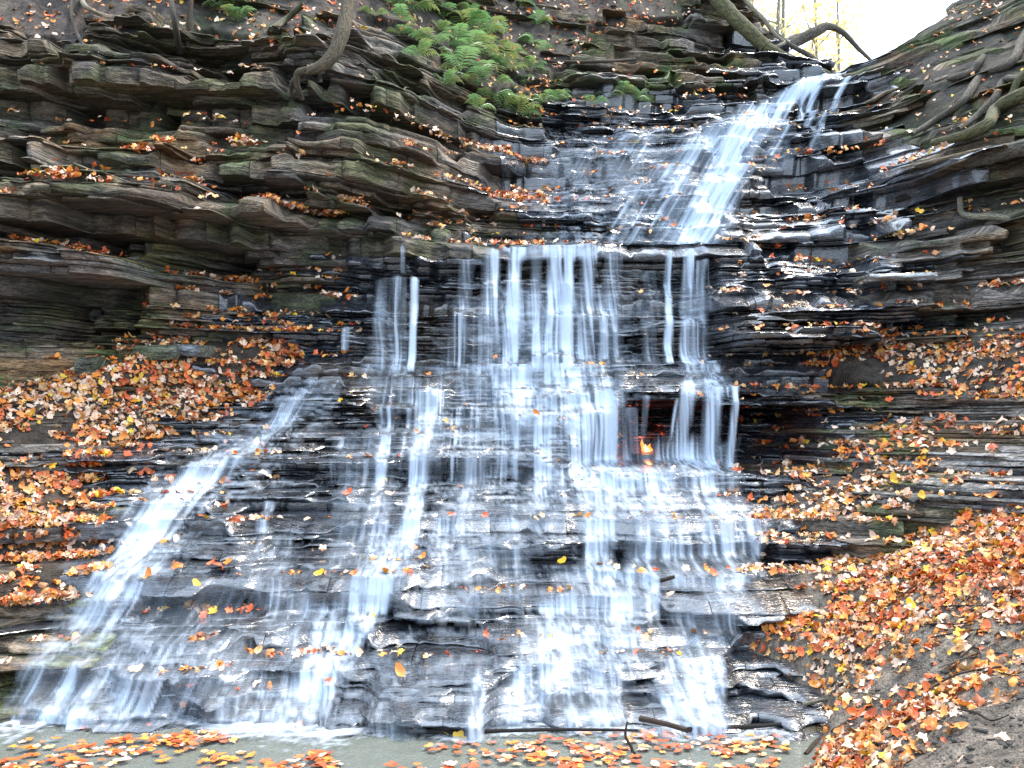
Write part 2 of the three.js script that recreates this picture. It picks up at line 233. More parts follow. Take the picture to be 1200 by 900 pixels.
for (let i = 0; i < NB; i++) {
  const ym = (beds[i] + beds[i + 1]) / 2, cuts = segs[i];
  for (let s = 0; s + 1 < cuts.length; s++) {
    let xa = cuts[s] + 0.003, xb = cuts[s + 1] - 0.003;
    while (xb - xa > 0.08 && ym > skyline(xa)) xa += 0.05; while (xb - xa > 0.08 && ym > skyline(xb)) xb -= 0.05;
    const xm = (xa + xb) / 2;
    if (ym > skyline(xm) + 0.05 * (hash(i, s, 8) - 0.5)) continue;
    const f = frontAt(i, xm), [px, py] = pixel(xm, ym, f);
    const [pa] = pixel(xa, ym, f), [pb] = pixel(xb, ym, f);
    if (pb < -140 || pa > 1340 || py < -130 || py > 1000) continue;
    const dir = i + 1 < NB ? f - frontAt(i + 1, xm) : 0;
    const w = wetness(px, py, (vn(xm * 1.5, ym * 2, 97) - 0.5) * 2), mat = w > 0.6 ? 'wet' : w > 0.25 ? 'damp' : 'dry';
    const g = slabGeo(i, xa, xb, mat === 'wet' ? 1 : 0, px, py);
    const which = px < (py < 430 ? mix(620, 430, clamp(py / 430)) : 60) ? 'cliff_left' : (px > (py < 300 ? mix(1000, 1092, py / 300) : py < 420 ? 1092 : 960)) ? 'cliff_right' : 'rock_face';
    const inView = px > -20 && px < 1220 && py > -10 && py < 870;
    const score = inView ? (Math.min(pb, 1200) - Math.max(0, pa)) * (beds[i + 1] - beds[i] + 0.5 * Math.max(0, dir)) / -f : 0;
    pool[which].push({ g, mat, score });
  }
}
for (const k in pool) {
  pool[k].sort((a, b) => b.score - a.score);
  const rest = { wet: [], damp: [], dry: [] };
  pool[k].forEach((s, n) => { if (n < 300) part('rock_slab', s.g, rockMat[s.mat], cliffs[k]); else rest[s.mat].push(s.g); });
  for (const m in rest) if (rest[m].length) { const o = part('thin_slabs', mergeGeometries(rest[m]), rockMat[m], cliffs[k]); o.userData.kind = 'stuff'; }
  console.log(k, pool[k].length, 'slabs');
}

// backing of the slabs
{
  const P = [], I = [], U = [], C = []; const cx = 3, nx = Math.floor((NC - 1) / cx) + 1; let ny = 0; const idOf = [];
  for (let i = 0; i < NB; i += 2) {
    const row = []; ny++;
    for (let k = 0; k < nx; k++) {
      const c = Math.min(NC - 1, k * cx); let z = 1e9; for (let a = -3; a <= 3; a++) for (let b = -2; b <= 2; b++) { const ii = clamp(i + b, 0, NB - 1), cc = clamp(c + a, 0, NC - 1); z = Math.min(z, front[ii][cc]); }
      row.push(P.length / 3); P.push(X0 + c * DX, beds[i], z - 0.16); U.push(c * DX, beds[i]); C.push(0.05, 0.05, 0.05);
    }
    idOf.push(row);
  }
  for (let j = 0; j + 1 < ny; j++) for (let k = 0; k + 1 < nx; k++) { const x = X0 + k * cx * DX; if (beds[(j + 1) * 2] > Math.min(skyline(x), skyline(x + cx * DX)) - 0.08) continue; const a = idOf[j][k], b = idOf[j][k + 1], c = idOf[j + 1][k], d = idOf[j + 1][k + 1]; I.push(a, b, c, c, b, d); }
  part('rock_core', makeGeo(P, I, U, C), rockMat.dry, cliffs.rock_face);
}

// ------------------------------------------------------------------ soil and leaf litter banks
const soilMat = new THREE.MeshStandardMaterial({ vertexColors: true, map: soilColor, bumpMap: soilBump, bumpScale: 0.03, roughness: 0.95 });
function polyDist(poly, x, y) { let inside = false, d = 1e9; for (let i = 0, j = poly.length - 1; i < poly.length; j = i++) { const [ax, ay] = poly[i], [bx, by] = poly[j]; if ((ay > y) !== (by > y) && x < (bx - ax) * (y - ay) / (by - ay) + ax) inside = !inside; const ex = bx - ax, ey = by - ay, t = clamp(((x - ax) * ex + (y - ay) * ey) / (ex * ex + ey * ey + 1e-9)); d = Math.min(d, Math.hypot(x - ax - ex * t, y - ay - ey * t)); } return inside ? d : -d; }
const worldPoly = pts => pts.map(([a, b]) => { const p = onRock(a, b); return [p[0], p[1]]; });
const banks = [
  { name: 'leaf_bank_left', label: 'bank of dark soil under orange leaves below the overhanging ledge', lift: 0.16, poly: [[-250, 490], [0, 458], [90, 424], [150, 404], [220, 388], [330, 386], [352, 402], [330, 438], [300, 468], [200, 508], [130, 528], [118, 600], [100, 660], [80, 715], [-250, 745]], col: [0.10, 0.075, 0.055], dense: 190 },
  { name: 'leaf_ledge_left', label: 'leaf covered shelf under the smooth blocks of the cliff', lift: 0.12, poly: [[225, 335], [330, 322], [400, 320], [402, 330], [330, 334], [240, 352], [160, 372], [160, 350]], col: [0.10, 0.075, 0.055], dense: 150 },
  { name: 'leaf_bank_middle', label: 'leaf covered slope beside the dark hollow', lift: 0.12, poly: [[975, 398], [1080, 392], [1320, 372], [1320, 480], [1100, 462], [1010, 468], [945, 442]], col: [0.12, 0.10, 0.085], dense: 150 },
  { name: 'leaf_bank_ledge', label: 'thin strip of leaves on grey shale above the large bank', lift: 0.1, poly: [[885, 604], [960, 548], [1050, 508], [1150, 492], [1300, 496], [1300, 510], [1130, 515], [1050, 545], [1060, 600], [950, 628], [890, 625]], col: [0.14, 0.12, 0.11], dense: 130 },
  { name: 'soil_slope_left', label: 'steep soil slope with roots above the dry cliff', lift: 0.1, poly: [[-260, -140], [-260, 50], [0, 48], [110, 66], [230, 40], [330, 70], [400, 80], [440, 30], [500, 50], [570, 120], [630, 120], [700, 40], [800, 30], [850, -10], [840, -140]], col: [0.12, 0.098, 0.085], dense: 15 },
  { name: 'soil_slope_right', label: 'steep dark rooted soil slope beside the upper cascade', lift: 0.17, poly: [[1058, 45], [1140, 0], [1200, -120], [1420, -120], [1420, 340], [1210, 250], [1130, 262], [1090, 205], [1066, 130]], col: [0.085, 0.075, 0.06], dense: 8 },
];
for (const b of banks) {
  b.shape = worldPoly(b.poly);
  b.x0 = Math.min(...b.shape.map(p => p[0])) - 0.3; b.x1 = Math.max(...b.shape.map(p => p[0])) + 0.3; b.y0 = Math.min(...b.shape.map(p => p[1])) - 0.3; b.y1 = Math.max(...b.shape.map(p => p[1])) + 0.3;
  b.z = (x, y) => { if (x < b.x0 || x > b.x1 || y < b.y0 || y > b.y1) return -1e9; const sd = polyDist(b.shape, x, y) + 0.35 * (fbm(x * 1.6, y * 2.6, 131) - 0.5); const zb = zBase(x, y), q = (zb + 10) * 0.8 + y * 0.4; return zb + hollow(x, y) + mix(-0.4, b.lift, sstep(-0.12, 0.22, sd)) + (fbm(x * 1.1, q * 1.1, 133) - 0.5) * (b.dense < 30 ? 0.7 : 0.3) + (fbm(x * 4, q * 4, 135, 3) - 0.5) * (b.dense < 30 ? 0.28 : 0.14); };
  const gx = 0.05, gy = 0.03, nx = Math.ceil((b.x1 - b.x0) / gx), ny = Math.ceil((b.y1 - b.y0) / gy), P = [], U = [], C = [], I = [], Z = [];
  for (let j = 0; j <= ny; j++) for (let i = 0; i <= nx; i++) { const x = b.x0 + i * gx, y = b.y0 + j * gy, z = b.z(x, y); Z.push(z); P.push(x, y, z); U.push(x / 0.9, (y - z) / 0.9); const m = 0.6 + 0.8 * fbm(x * 2, y * 2 + z, 137), g = sstep(0.6, 0.72, fbm(x * 1.1, y * 1.4, 139)) * (b.lift < 0.2 && b.dense < 30 ? 0.6 : b.dense < 30 ? 0.35 : 0); C.push(mix(b.col[0] * m, 0.05, g), mix(b.col[1] * m, 0.075, g), mix(b.col[2] * m, 0.025, g)); }
  const W = nx + 1, lim = new Float32Array(W * (ny + 1));
  for (let j = 0; j <= ny; j++) for (let i = 0; i <= nx; i++) { const x = b.x0 + i * gx, y = b.y0 + j * gy; lim[j * W + i] = polyDist(b.shape, x, y) > -0.3 && y < skyline(x) - 0.05 && y > -0.08 ? 1 : 0; }
  for (let j = 0; j < ny; j++) for (let i = 0; i < nx; i++) { const a = j * W + i; if (lim[a] && lim[a + 1] && lim[a + W] && lim[a + W + 1]) I.push(a, a + 1, a + W, a + W, a + 1, a + W + 1); }
  const m = new THREE.Mesh(makeGeo(P, I, U, C), soilMat); m.name = b.name; m.userData = { kind: 'structure', label: b.label }; m.castShadow = m.receiveShadow = true; scene.add(m);
}
const rbf = (pts, k) => { const n = pts.length, A = [], r = []; for (let i = 0; i < n; i++) { const row = []; for (let j = 0; j < n; j++) row.push(Math.hypot(pts[i][0] - pts[j][0], pts[i][2] - pts[j][2]) + (i === j ? -0.05 : 0)); row.push(1, pts[i][0], pts[i][2]); A.push(row); r.push(pts[i][1]); } for (const c of [-1, 0, 2]) { const row = []; for (let j = 0; j < n; j++) row.push(c < 0 ? 1 : pts[j][c]); row.push(0, 0, 0); A.push(row); r.push(0); } const w = solve(A, r); return (x, z) => { let s = w[n] + w[n + 1] * x + w[n + 2] * z; for (let i = 0; i < n; i++) s += w[i] * Math.hypot(x - pts[i][0], z - pts[i][2]); return s; }; };
const bankY = (() => {
  const ez = [[-11, 2.6], [-9.8, 2.55], [-9.3, 2.15], [-9.0, 2.3], [-8.7, 2.6], [-8.2, 2.6], [-7.8, 2.3], [-7.3, 2.0], [-6.8, 1.7], [-5, 1.2], [-3, 0.9]], edge = z => { for (let i = 1; i < ez.length; i++) if (z < ez[i][0]) return mix(ez[i - 1][1], ez[i][1], clamp((z - ez[i - 1][0]) / (ez[i][0] - ez[i - 1][0]))); return 0.9; };
  const h = rbf([[870, 735, 9.3], [900, 690, 9.8], [960, 664, 10.1], [1080, 638, 10.1], [1200, 586, 9.7], [1320, 540, 9.6], [950, 780, 8.7], [1000, 740, 8.9], [1100, 700, 8.6], [1200, 680, 8.2], [960, 850, 7.9], [1000, 850, 7.5], [1100, 800, 7.2], [1200, 800, 6.6], [935, 880, 7.4], [1050, 900, 6.4], [1200, 900, 5.6], [1350, 900, 5], [1350, 700, 7.4], [890, 900, 7.1], [1100, 1000, 5.2], [880, 1000, 5.9], [1300, 1000, 4.4], [860, 850, 8.4], [820, 880, 7.6]].map(p => place(...p)));
  return (x, z) => h(x, z) + (fbm(x * 1.5, z * 1.5, 143) - 0.5) * 0.26 + (fbm(x * 5, z * 5, 145, 3) - 0.5) * 0.09 - 0.75 * sstep(0.25, -0.55, x + 0.5 * (fbm(z * 1.7, 3, 147) - 0.5) - edge(z));
})();
{
  const gx = 0.045, gz = 0.045, x0 = 1.2, x1 = 7.5, z0 = -10.6, z1 = -3.2, nx = Math.ceil((x1 - x0) / gx), nz = Math.ceil((z1 - z0) / gz), P = [], U = [], C = [], I = [];
  for (let j = 0; j <= nz; j++) for (let i = 0; i <= nx; i++) { const x = x0 + i * gx, z = z0 + j * gz, y = bankY(x, z), t = 0.6 + 0.8 * fbm(x * 2, z * 2, 149); P.push(x, y, z); U.push(x / 0.9, z / 0.9); C.push(0.27 * t, 0.23 * t, 0.19 * t); }
  for (let j = 0; j < nz; j++) for (let i = 0; i < nx; i++) { const a = j * (nx + 1) + i, c = a + nx + 1; I.push(a, c, a + 1, a + 1, c, c + 1); }
  const o = new THREE.Mesh(makeGeo(P, I, U, C), soilMat); o.name = 'leaf_bank_right'; o.userData = { kind: 'structure', label: 'broad leaf strewn bank of grey soil beside the pool' }; o.castShadow = o.receiveShadow = true; scene.add(o);
}
const bankZ = (x, y) => { let z = -1e9; for (const b of banks) z = Math.max(z, b.z(x, y)); return z; };
const surfZ = (x, y) => Math.max(frontAt(bedAt(y), x), bankZ(x, y));
function hit(px, py, lift = 0) { let D = 4.5, p, z; for (; D < 30; D += 0.03) { p = place(px, py, D); if (p[1] < 0) return [p[0], 0, p[2]]; z = surfZ(p[0], p[1]); if (p[2] <= z || (p[0] > 1.5 && p[2] < -3.3 && p[2] > -10.6 && p[1] <= bankY(p[0], p[2]))) break; } return [p[0], p[1], p[2] + lift]; }

// ------------------------------------------------------------------ plateau beyond the rim, stream bed and pool
{
  const P = [], I = [], U = [], C = [], nx = 160, nz = 24;
  for (let i = 0; i <= nx; i++) { const x = -13 + 24 * i / nx, y = skyline(x), z0 = zBase(x, y); const gap = sstep(2.2, 0.6, Math.abs(x - 6.6)); for (let j = 0; j <= nz; j++) { const d = 55 * Math.pow(j / nz, 1.7); const spread = 1 + d * 0.05; P.push(7 + (x - 7) * spread, mix(y - 0.05, 9.0, sstep(0, 5, d)) + (j ? (fbm(x, d, 141) - 0.5) * 0.3 : 0), z0 - 0.1 - d); U.push(x, d); C.push(0.16, 0.12, 0.07); } }
  for (let i = 0; i < nx; i++) for (let j = 0; j < nz; j++) { const a = i * (nz + 1) + j, b = a + nz + 1; I.push(a, b, a + 1, a + 1, b, b + 1); }
  const m = new THREE.Mesh(makeGeo(P, I, U, C), soilMat); m.name = 'hilltop_ground'; m.userData = { kind: 'structure', label: 'leafy forest floor beyond the rim of the gorge' }; m.castShadow = m.receiveShadow = true; scene.add(m);
  const bed = new THREE.Mesh(makeGeo([-40, -0.22, 45, 40, -0.22, 45, 40, -0.22, -10, -40, -0.22, -10], [0, 1, 2, 0, 2, 3], [0, 0, 80, 0, 80, 55, 0, 55], [0.12, 0.10, 0.08, 0.12, 0.10, 0.08, 0.12, 0.10, 0.08, 0.12, 0.10, 0.08]), soilMat);
  bed.name = 'stream_bed_ground'; bed.userData = { kind: 'structure', label: 'silty stream bed under the pool' }; bed.receiveShadow = true; scene.add(bed);
}
{
  const nx = 260, nz = 110, P = [], U = [], I = [];
  for (let j = 0; j <= nz; j++) for (let i = 0; i <= nx; i++) { const x = -9 + 16 * i / nx, z = -9.2 + 5.6 * j / nz; const near = sstep(-7.0, -8.4, z); P.push(x, (fbm(x * 3, z * 6, 151, 3) - 0.5) * (0.006 + 0.03 * near), z); U.push(x, z); }
  for (let j = 0; j < nz; j++) for (let i = 0; i < nx; i++) { const a = j * (nx + 1) + i, b = a + nx + 1; I.push(a, b, a + 1, a + 1, b, b + 1); }
  const m = new THREE.Mesh(makeGeo(P, I, U), new THREE.MeshPhysicalMaterial({ color: new THREE.Color(0.14, 0.15, 0.125), roughness: 0.04, ior: 1.33, bumpMap: soilBump, bumpScale: 0.012 }));
  m.name = 'pool_water'; m.userData = { kind: 'structure', label: 'shallow silty pool at the foot of the falls' }; m.receiveShadow = true; scene.add(m);
}

// ------------------------------------------------------------------ falling water
const waterMat = new THREE.MeshPhysicalMaterial({ vertexColors: true, transparent: true, roughness: 0.35, ior: 1.33, side: THREE.DoubleSide });
function waterfall(name, label, strokes, opt = {}) {
  const own = strokes.length; strokes = [...strokes, ...(opt.film || [])];
  const root = structure(name, label), D = Math.sqrt, lines = strokes.map(s => s.map(([px, py, w, d]) => { const p = onRock(px, py); return [p[0], p[1], w * -p[2] / FPX / 2, d]; }));
  let x0 = 1e9, x1 = -1e9, y0 = 1e9, y1 = -1e9; for (const l of lines) for (const [x, y, w] of l) { x0 = Math.min(x0, x - w * 1.6); x1 = Math.max(x1, x + w * 1.6); y0 = Math.min(y0, y); y1 = Math.max(y1, y); }
  y0 = Math.max(y0 - 0.03, 0.0);
  const dens = (x, y, from = 0, to = own) => { let q = 1; for (let li = from; li < to; li++) { const l = lines[li]; let best = 0; for (let k = 0; k + 1 < l.length; k++) { const [ax, ay, aw, ad] = l[k], [bx, by, bw, bd] = l[k + 1]; const ex = bx - ax, ey = by - ay, t = clamp(((x - ax) * ex + (y - ay) * ey) / (ex * ex + ey * ey)); const w = mix(aw, bw, t), d = Math.abs(ey) > 0.01 && t > 0 && t < 1 ? Math.hypot(x - ax - ex * t, y - ay - ey * t) : Math.hypot(x - ax - ex * t, (y - ay - ey * t) * 2.2); best = Math.max(best, mix(ad, bd, t) * sstep(1.35, 0.35, d / w)); } q *= 1 - best; } return 1 - q; };
  const gx = opt.gx || 0.014, gy = opt.gy || 0.024, nx = Math.ceil((x1 - x0) / gx), ny = Math.ceil((y1 - y0) / gy), W = nx + 1;
  for (const layer of [0, 1]) {
    let Z = new Float32Array(W * (ny + 1));
    for (let i = 0; i <= nx; i++) { const x = x0 + i * gx; let e = -1e9; for (let j = ny; j >= 0; j--) { const y = y0 + j * gy, b = bedAt(y); e = Math.max(e - gy * 0.06, frontAt(b, x)); Z[j * W + i] = e; } }
    const Z0 = Z; for (let pass = 0; pass < (opt.smooth || 9); pass++) { const Q = Z.slice(); for (let j = 2; j + 1 < ny; j++) for (let i = 2; i + 2 <= nx; i++) { const a = j * W + i; Q[a] = Math.max(Z0[a] - 0.004, (Z[a - 2] + Z[a] * 2 + Z[a + 2] + Z[a - W] + Z[a + W] + Z[a - 2 * W] + Z[a + 2 * W]) / 8); } Z = Q; }
    const P = new Float32Array(Z.length * 3), C = new Float32Array(Z.length * 4), I = [];
    for (let i = 0; i <= nx; i++) {
      const x = x0 + i * gx; let s = 0, zp = Z[ny * W + i];
      for (let j = ny; j >= 0; j--) {
        const a = j * W + i, y = y0 + j * gy, z = Z[a]; s += Math.hypot(gy, z - zp); const flat = sstep(0.6, 2.2, Math.abs(z - zp) / gy); zp = z;
        const wander = 0.22 * (fbm(x * 0.9, s * 0.7, 160, 2) - 0.5), xs = x - (opt.shear || 0) * y + wander + 0.02 * (vn(x * 5, s * 2.5, 161) - 0.5) + layer * 3.3;
        const streak = 0.36 * vn(xs * 9, s * 0.6, 163 + layer) + 0.36 * vn(xs * 24, s * 0.9, 165 + layer) + 0.28 * vn(xs * 55, s * 1.2, 167 + layer);
        const lace = 0.5 * vn(xs * 14, s * 8, 171) + 0.5 * vn(xs * 30, s * 18, 173 + layer);
        const n = clamp((mix(streak, 0.4 * streak + 0.6 * lace, flat) - 0.5) * 1.7 + 0.5);
        const d0 = dens(x, y), d = clamp(d0 * (0.55 + 0.9 * fbm(xs * 1.6, s * 1.1, 175 + layer, 3)));
        const fall = z - frontAt(bedAt(y), x);
        let al = d < 0.03 ? 0 : layer ? sstep(0.85 - d * 0.62, 1.25 - d * 0.5, n) * (0.25 + 0.6 * d) : (0.08 + 0.36 * d) * d * (0.38 + 1.1 * n) + 0.5 * sstep(0.8 - d * 0.5, 1.2 - d * 0.4, n) * d;
        al *= mix(1, opt.tread || 0.8, flat); if (opt.gain) al *= opt.gain;
        if (!layer) { const fd = Math.max(d0 * 0.7, lines.length > own ? dens(x, y, own, lines.length) : 0), gapf = sstep(0.2, 0.07, fall); if (fd * gapf > 0.03) { const lam = 0.4 * vn(x * 4, y * 50, 177) + 0.35 * vn(x * 14, s * 40, 178) + 0.25 * streak; al = 1 - (1 - Math.min(1, al)) * (1 - sstep(0.4, 0.75, lam) * fd * gapf * mix(0.5, 0.32, sstep(2.6, 0.8, y))); } }
        al = clamp(al, 0, 0.94);
        P[a * 3] = x; P[a * 3 + 1] = y; P[a * 3 + 2] = z + 0.016 + 0.02 * layer + 0.03 * n * d; C.set([0.62, 0.71, 0.82, al], a * 4);
      }
    }
    const used = new Int32Array(Z.length).fill(-1), p2 = [], c2 = [], put = a => { if (used[a] < 0) { used[a] = p2.length / 3; p2.push(P[a * 3], P[a * 3 + 1], P[a * 3 + 2]); c2.push(C[a * 4], C[a * 4 + 1], C[a * 4 + 2], C[a * 4 + 3]); } return used[a]; };
    for (let j = 0; j < ny; j++) for (let i = 0; i < nx; i++) { const a = j * W + i; if (Math.max(C[a * 4 + 3], C[a * 4 + 7], C[(a + W) * 4 + 3], C[(a + W) * 4 + 7]) < 0.03) continue; const q = put(a), r = put(a + 1), t = put(a + W), u = put(a + W + 1); I.push(q, r, t, t, r, u); }
    const m = part(layer ? 'water_strands' : 'water_sheet', makeGeo(p2, I, null, c2, 4), waterMat, root);
  }
  return root;
}
waterfall('waterfall_upper', 'white slanting cascade running down from the notch in the rim', [
  [[966, 102, 14, 1], [938, 112, 22, 1], [906, 130, 30, 1], [872, 158, 42, 1], [848, 192, 48, 1], [834, 235, 54, 1], [814, 288, 50, 1]],
  [[890, 140, 50, 0.6], [830, 175, 60, 0.6], [790, 200, 50, 0.55], [795, 288, 60, 0.6]], [[740, 168, 60, 0.3], [745, 230, 80, 0.3], [750, 285, 90, 0.3]],
  [[944, 118, 7, 0.75], [950, 165, 7, 0.6]], [[932, 120, 8, 0.75], [938, 190, 8, 0.4]], [[972, 112, 6, 0.6], [972, 140, 7, 0.4]], [[900, 150, 30, 0.5], [905, 200, 30, 0.4]],
  [[640, 190, 40, 0.2], [690, 200, 60, 0.2]]], { gain: 1.25, shear: 0.6, film: [[[720, 160, 160, 0.5], [720, 220, 180, 0.6], [720, 285, 200, 0.6]]] });
waterfall('waterfall_main', 'thin white curtain falling over the straight upper ledge', [
  [[600, 297, 26, 0.85], [650, 297, 26, 0.85], [700, 299, 26, 0.7]],
  [[577, 300, 20, 0.85], [572, 432, 22, 0.7]], [[603, 300, 16, 0.8], [597, 432, 18, 0.6]], [[628, 300, 14, 0.5], [628, 432, 14, 0.4]], [[650, 300, 18, 0.8], [648, 432, 22, 0.75]], [[665, 300, 12, 0.95], [664, 432, 16, 0.85]], [[688, 300, 18, 0.7], [686, 432, 20, 0.55]], [[716, 304, 22, 0.45], [716, 425, 24, 0.35]], [[548, 310, 20, 0.45], [535, 425, 26, 0.4]],
  [[780, 300, 8, 0.9], [782, 425, 11, 0.8]], [[803, 300, 12, 0.8], [805, 425, 20, 0.7]], [[818, 310, 12, 0.5], [820, 425, 22, 0.6]], [[760, 320, 20, 0.35], [762, 425, 24, 0.3]],
  [[450, 332, 20, 0.6], [444, 432, 22, 0.55]], [[470, 332, 20, 0.65], [466, 432, 24, 0.5]], [[488, 330, 9, 0.95], [482, 434, 10, 0.9]], [[476, 296, 5, 0.8], [476, 325, 5, 0.7]], [[410, 388, 9, 0.7], [408, 412, 8, 0.7]], [[640, 380, 230, 0.35], [640, 430, 260, 0.4]]], { film: [[[640, 310, 200, 0.5], [640, 425, 260, 0.6]], [[465, 335, 50, 0.5], [460, 430, 60, 0.6]]] });
waterfall('waterfall_lower', 'broad lacy cascade spreading down the stepped shale apron', [
  [[630, 428, 170, 0.8], [625, 448, 200, 0.66], [600, 478, 220, 0.55], [580, 512, 240, 0.5]], [[450, 432, 60, 0.5], [470, 470, 70, 0.45]],
  [[505, 462, 36, 0.75], [496, 520, 30, 0.8], [490, 560, 26, 0.85], [484, 610, 26, 0.95], [470, 650, 44, 0.85], [436, 700, 52, 0.75], [416, 745, 30, 0.95], [390, 790, 46, 0.75], [345, 842, 70, 0.7]],
  [[455, 480, 26, 0.55], [450, 540, 24, 0.5], [444, 600, 30, 0.5], [440, 660, 40, 0.55], [400, 720, 40, 0.5], [372, 780, 40, 0.6], [320, 842, 60, 0.6]],
  [[700, 470, 56, 0.95], [704, 510, 60, 0.97], [706, 546, 66, 0.97], [700, 590, 60, 0.7], [700, 640, 34, 0.9], [704, 668, 40, 0.95], [690, 705, 80, 0.72], [650, 750, 80, 0.8], [625, 795, 60, 0.9], [600, 846, 70, 0.9]],
  [[660, 560, 60, 0.6], [620, 600, 60, 0.6], [600, 640, 50, 0.5], [610, 690, 40, 0.4]], [[740, 560, 70, 0.6], [760, 600, 60, 0.55], [755, 640, 40, 0.75], [752, 668, 44, 0.75], [740, 720, 70, 0.5], [700, 770, 70, 0.65], [690, 845, 80, 0.7]],
  [[800, 549, 170, 0.72], [830, 590, 120, 0.5], [800, 636, 60, 0.75], [800, 668, 56, 0.7]], [[845, 600, 60, 0.5], [846, 640, 44, 0.85], [848, 670, 44, 0.8], [830, 720, 70, 0.45], [800, 780, 60, 0.5], [790, 845, 70, 0.6]], [[880, 600, 40, 0.45], [878, 668, 20, 0.65]],
  [[560, 545, 60, 0.5], [556, 600, 60, 0.5], [560, 660, 60, 0.5], [530, 720, 60, 0.35]], [[520, 600, 30, 0.5], [512, 660, 36, 0.5], [505, 700, 30, 0.4]],
  [[420, 520, 50, 0.45], [412, 580, 40, 0.45], [404, 650, 50, 0.45]], [[315, 590, 14, 0.6], [310, 620, 16, 0.6]],
  [[310, 640, 60, 0.4], [330, 700, 60, 0.5], [360, 745, 60, 0.55], [350, 765, 60, 0.4]], [[250, 760, 50, 0.3], [300, 842, 90, 0.45]],
  [[835, 772, 26, 0.8], [828, 842, 30, 0.85]], [[808, 775, 20, 0.6], [806, 842, 22, 0.65]], [[560, 780, 26, 0.6], [566, 842, 40, 0.8]], [[450, 800, 40, 0.4], [460, 845, 60, 0.5]]],
  { smooth: 4, tread: 0.6, film: [[[630, 440, 260, 0.6], [620, 560, 400, 0.6], [580, 640, 460, 0.55], [540, 740, 500, 0.45], [480, 845, 520, 0.55]]] });
waterfall('waterfall_left', 'narrow white stream slanting down past the leaf covered bank', [
  [[392, 446, 30, 0.5], [335, 488, 34, 0.68], [265, 538, 36, 0.7], [205, 588, 40, 0.76], [155, 640, 52, 0.82], [130, 690, 54, 0.78], [105, 730, 66, 0.6], [70, 785, 80, 0.55], [60, 842, 110, 0.65]],
  [[170, 600, 70, 0.45], [230, 560, 60, 0.4]], [[180, 640, 60, 0.55], [165, 690, 50, 0.5]], [[230, 700, 130, 0.3], [200, 740, 180, 0.4], [130, 780, 100, 0.3]], [[200, 815, 240, 0.35], [180, 842, 300, 0.5]]], { smooth: 6, tread: 0.75, shear: 0.42, film: [[[385, 450, 60, 0.6], [285, 535, 130, 0.85], [190, 600, 130, 0.85], [130, 700, 160, 0.7], [110, 800, 220, 0.6]]] });
waterfall('waterfall_veil', 'thin veil of water hanging in front of the dark hollow with the flame', [
  [[800, 452, 22, 0.6], [796, 549, 26, 0.4]], [[826, 450, 20, 0.9], [836, 549, 20, 0.85]], [[851, 455, 10, 0.9], [856, 549, 10, 0.85]], [[788, 470, 4, 0.8], [786, 549, 4, 0.7]], [[752, 466, 9, 0.7], [752, 520, 8, 0.5]], [[738, 480, 14, 0.75], [745, 530, 12, 0.7]], [[815, 425, 50, 0.5], [825, 455, 60, 0.6]]], { gx: 0.01, gy: 0.02 });

{
  const P = [], C = [], I = [], nx = 420, nz = 24;
  for (let i = 0; i <= nx; i++) { const x = -6.4 + 8.6 * i / nx, zf = frontAt(bedAt(0.02), x); for (let j = 0; j <= nz; j++) { const t = j / nz, z = zf - 0.1 + 0.95 * t; const heavy = Math.max(sstep(1.0, 0.3, Math.abs(x + 4.3)), sstep(1.1, 0.4, Math.abs(x + 1.9)), sstep(1.9, 0.8, Math.abs(x - 0.7))); const n = 0.4 * fbm(x * 7, z * 18, 195) + 0.25 * vn(x * 30, z * 40, 198) + 0.35 * fbm(x * 2, z * 3, 196); P.push(x, 0.022 + 0.02 * vn(x * 9, z * 9, 197), z); C.push(0.62, 0.68, 0.75, clamp(sstep(0.42 + 0.5 * t, 0.85 + 0.45 * t, n + 0.22 * heavy) * 0.7 * sstep(1, 0.6, t))); } }
  for (let i = 0; i < nx; i++) for (let j = 0; j < nz; j++) { const a = i * (nz + 1) + j, c = a + nz + 1; I.push(a, a + 1, c, c, a + 1, c + 1); }
  const o = new THREE.Mesh(makeGeo(P, I, null, C, 4), waterMat); o.name = 'pool_foam'; o.userData = { kind: 'structure', label: 'white foam on the pool where the water lands' }; o.receiveShadow = true; scene.add(o);
}

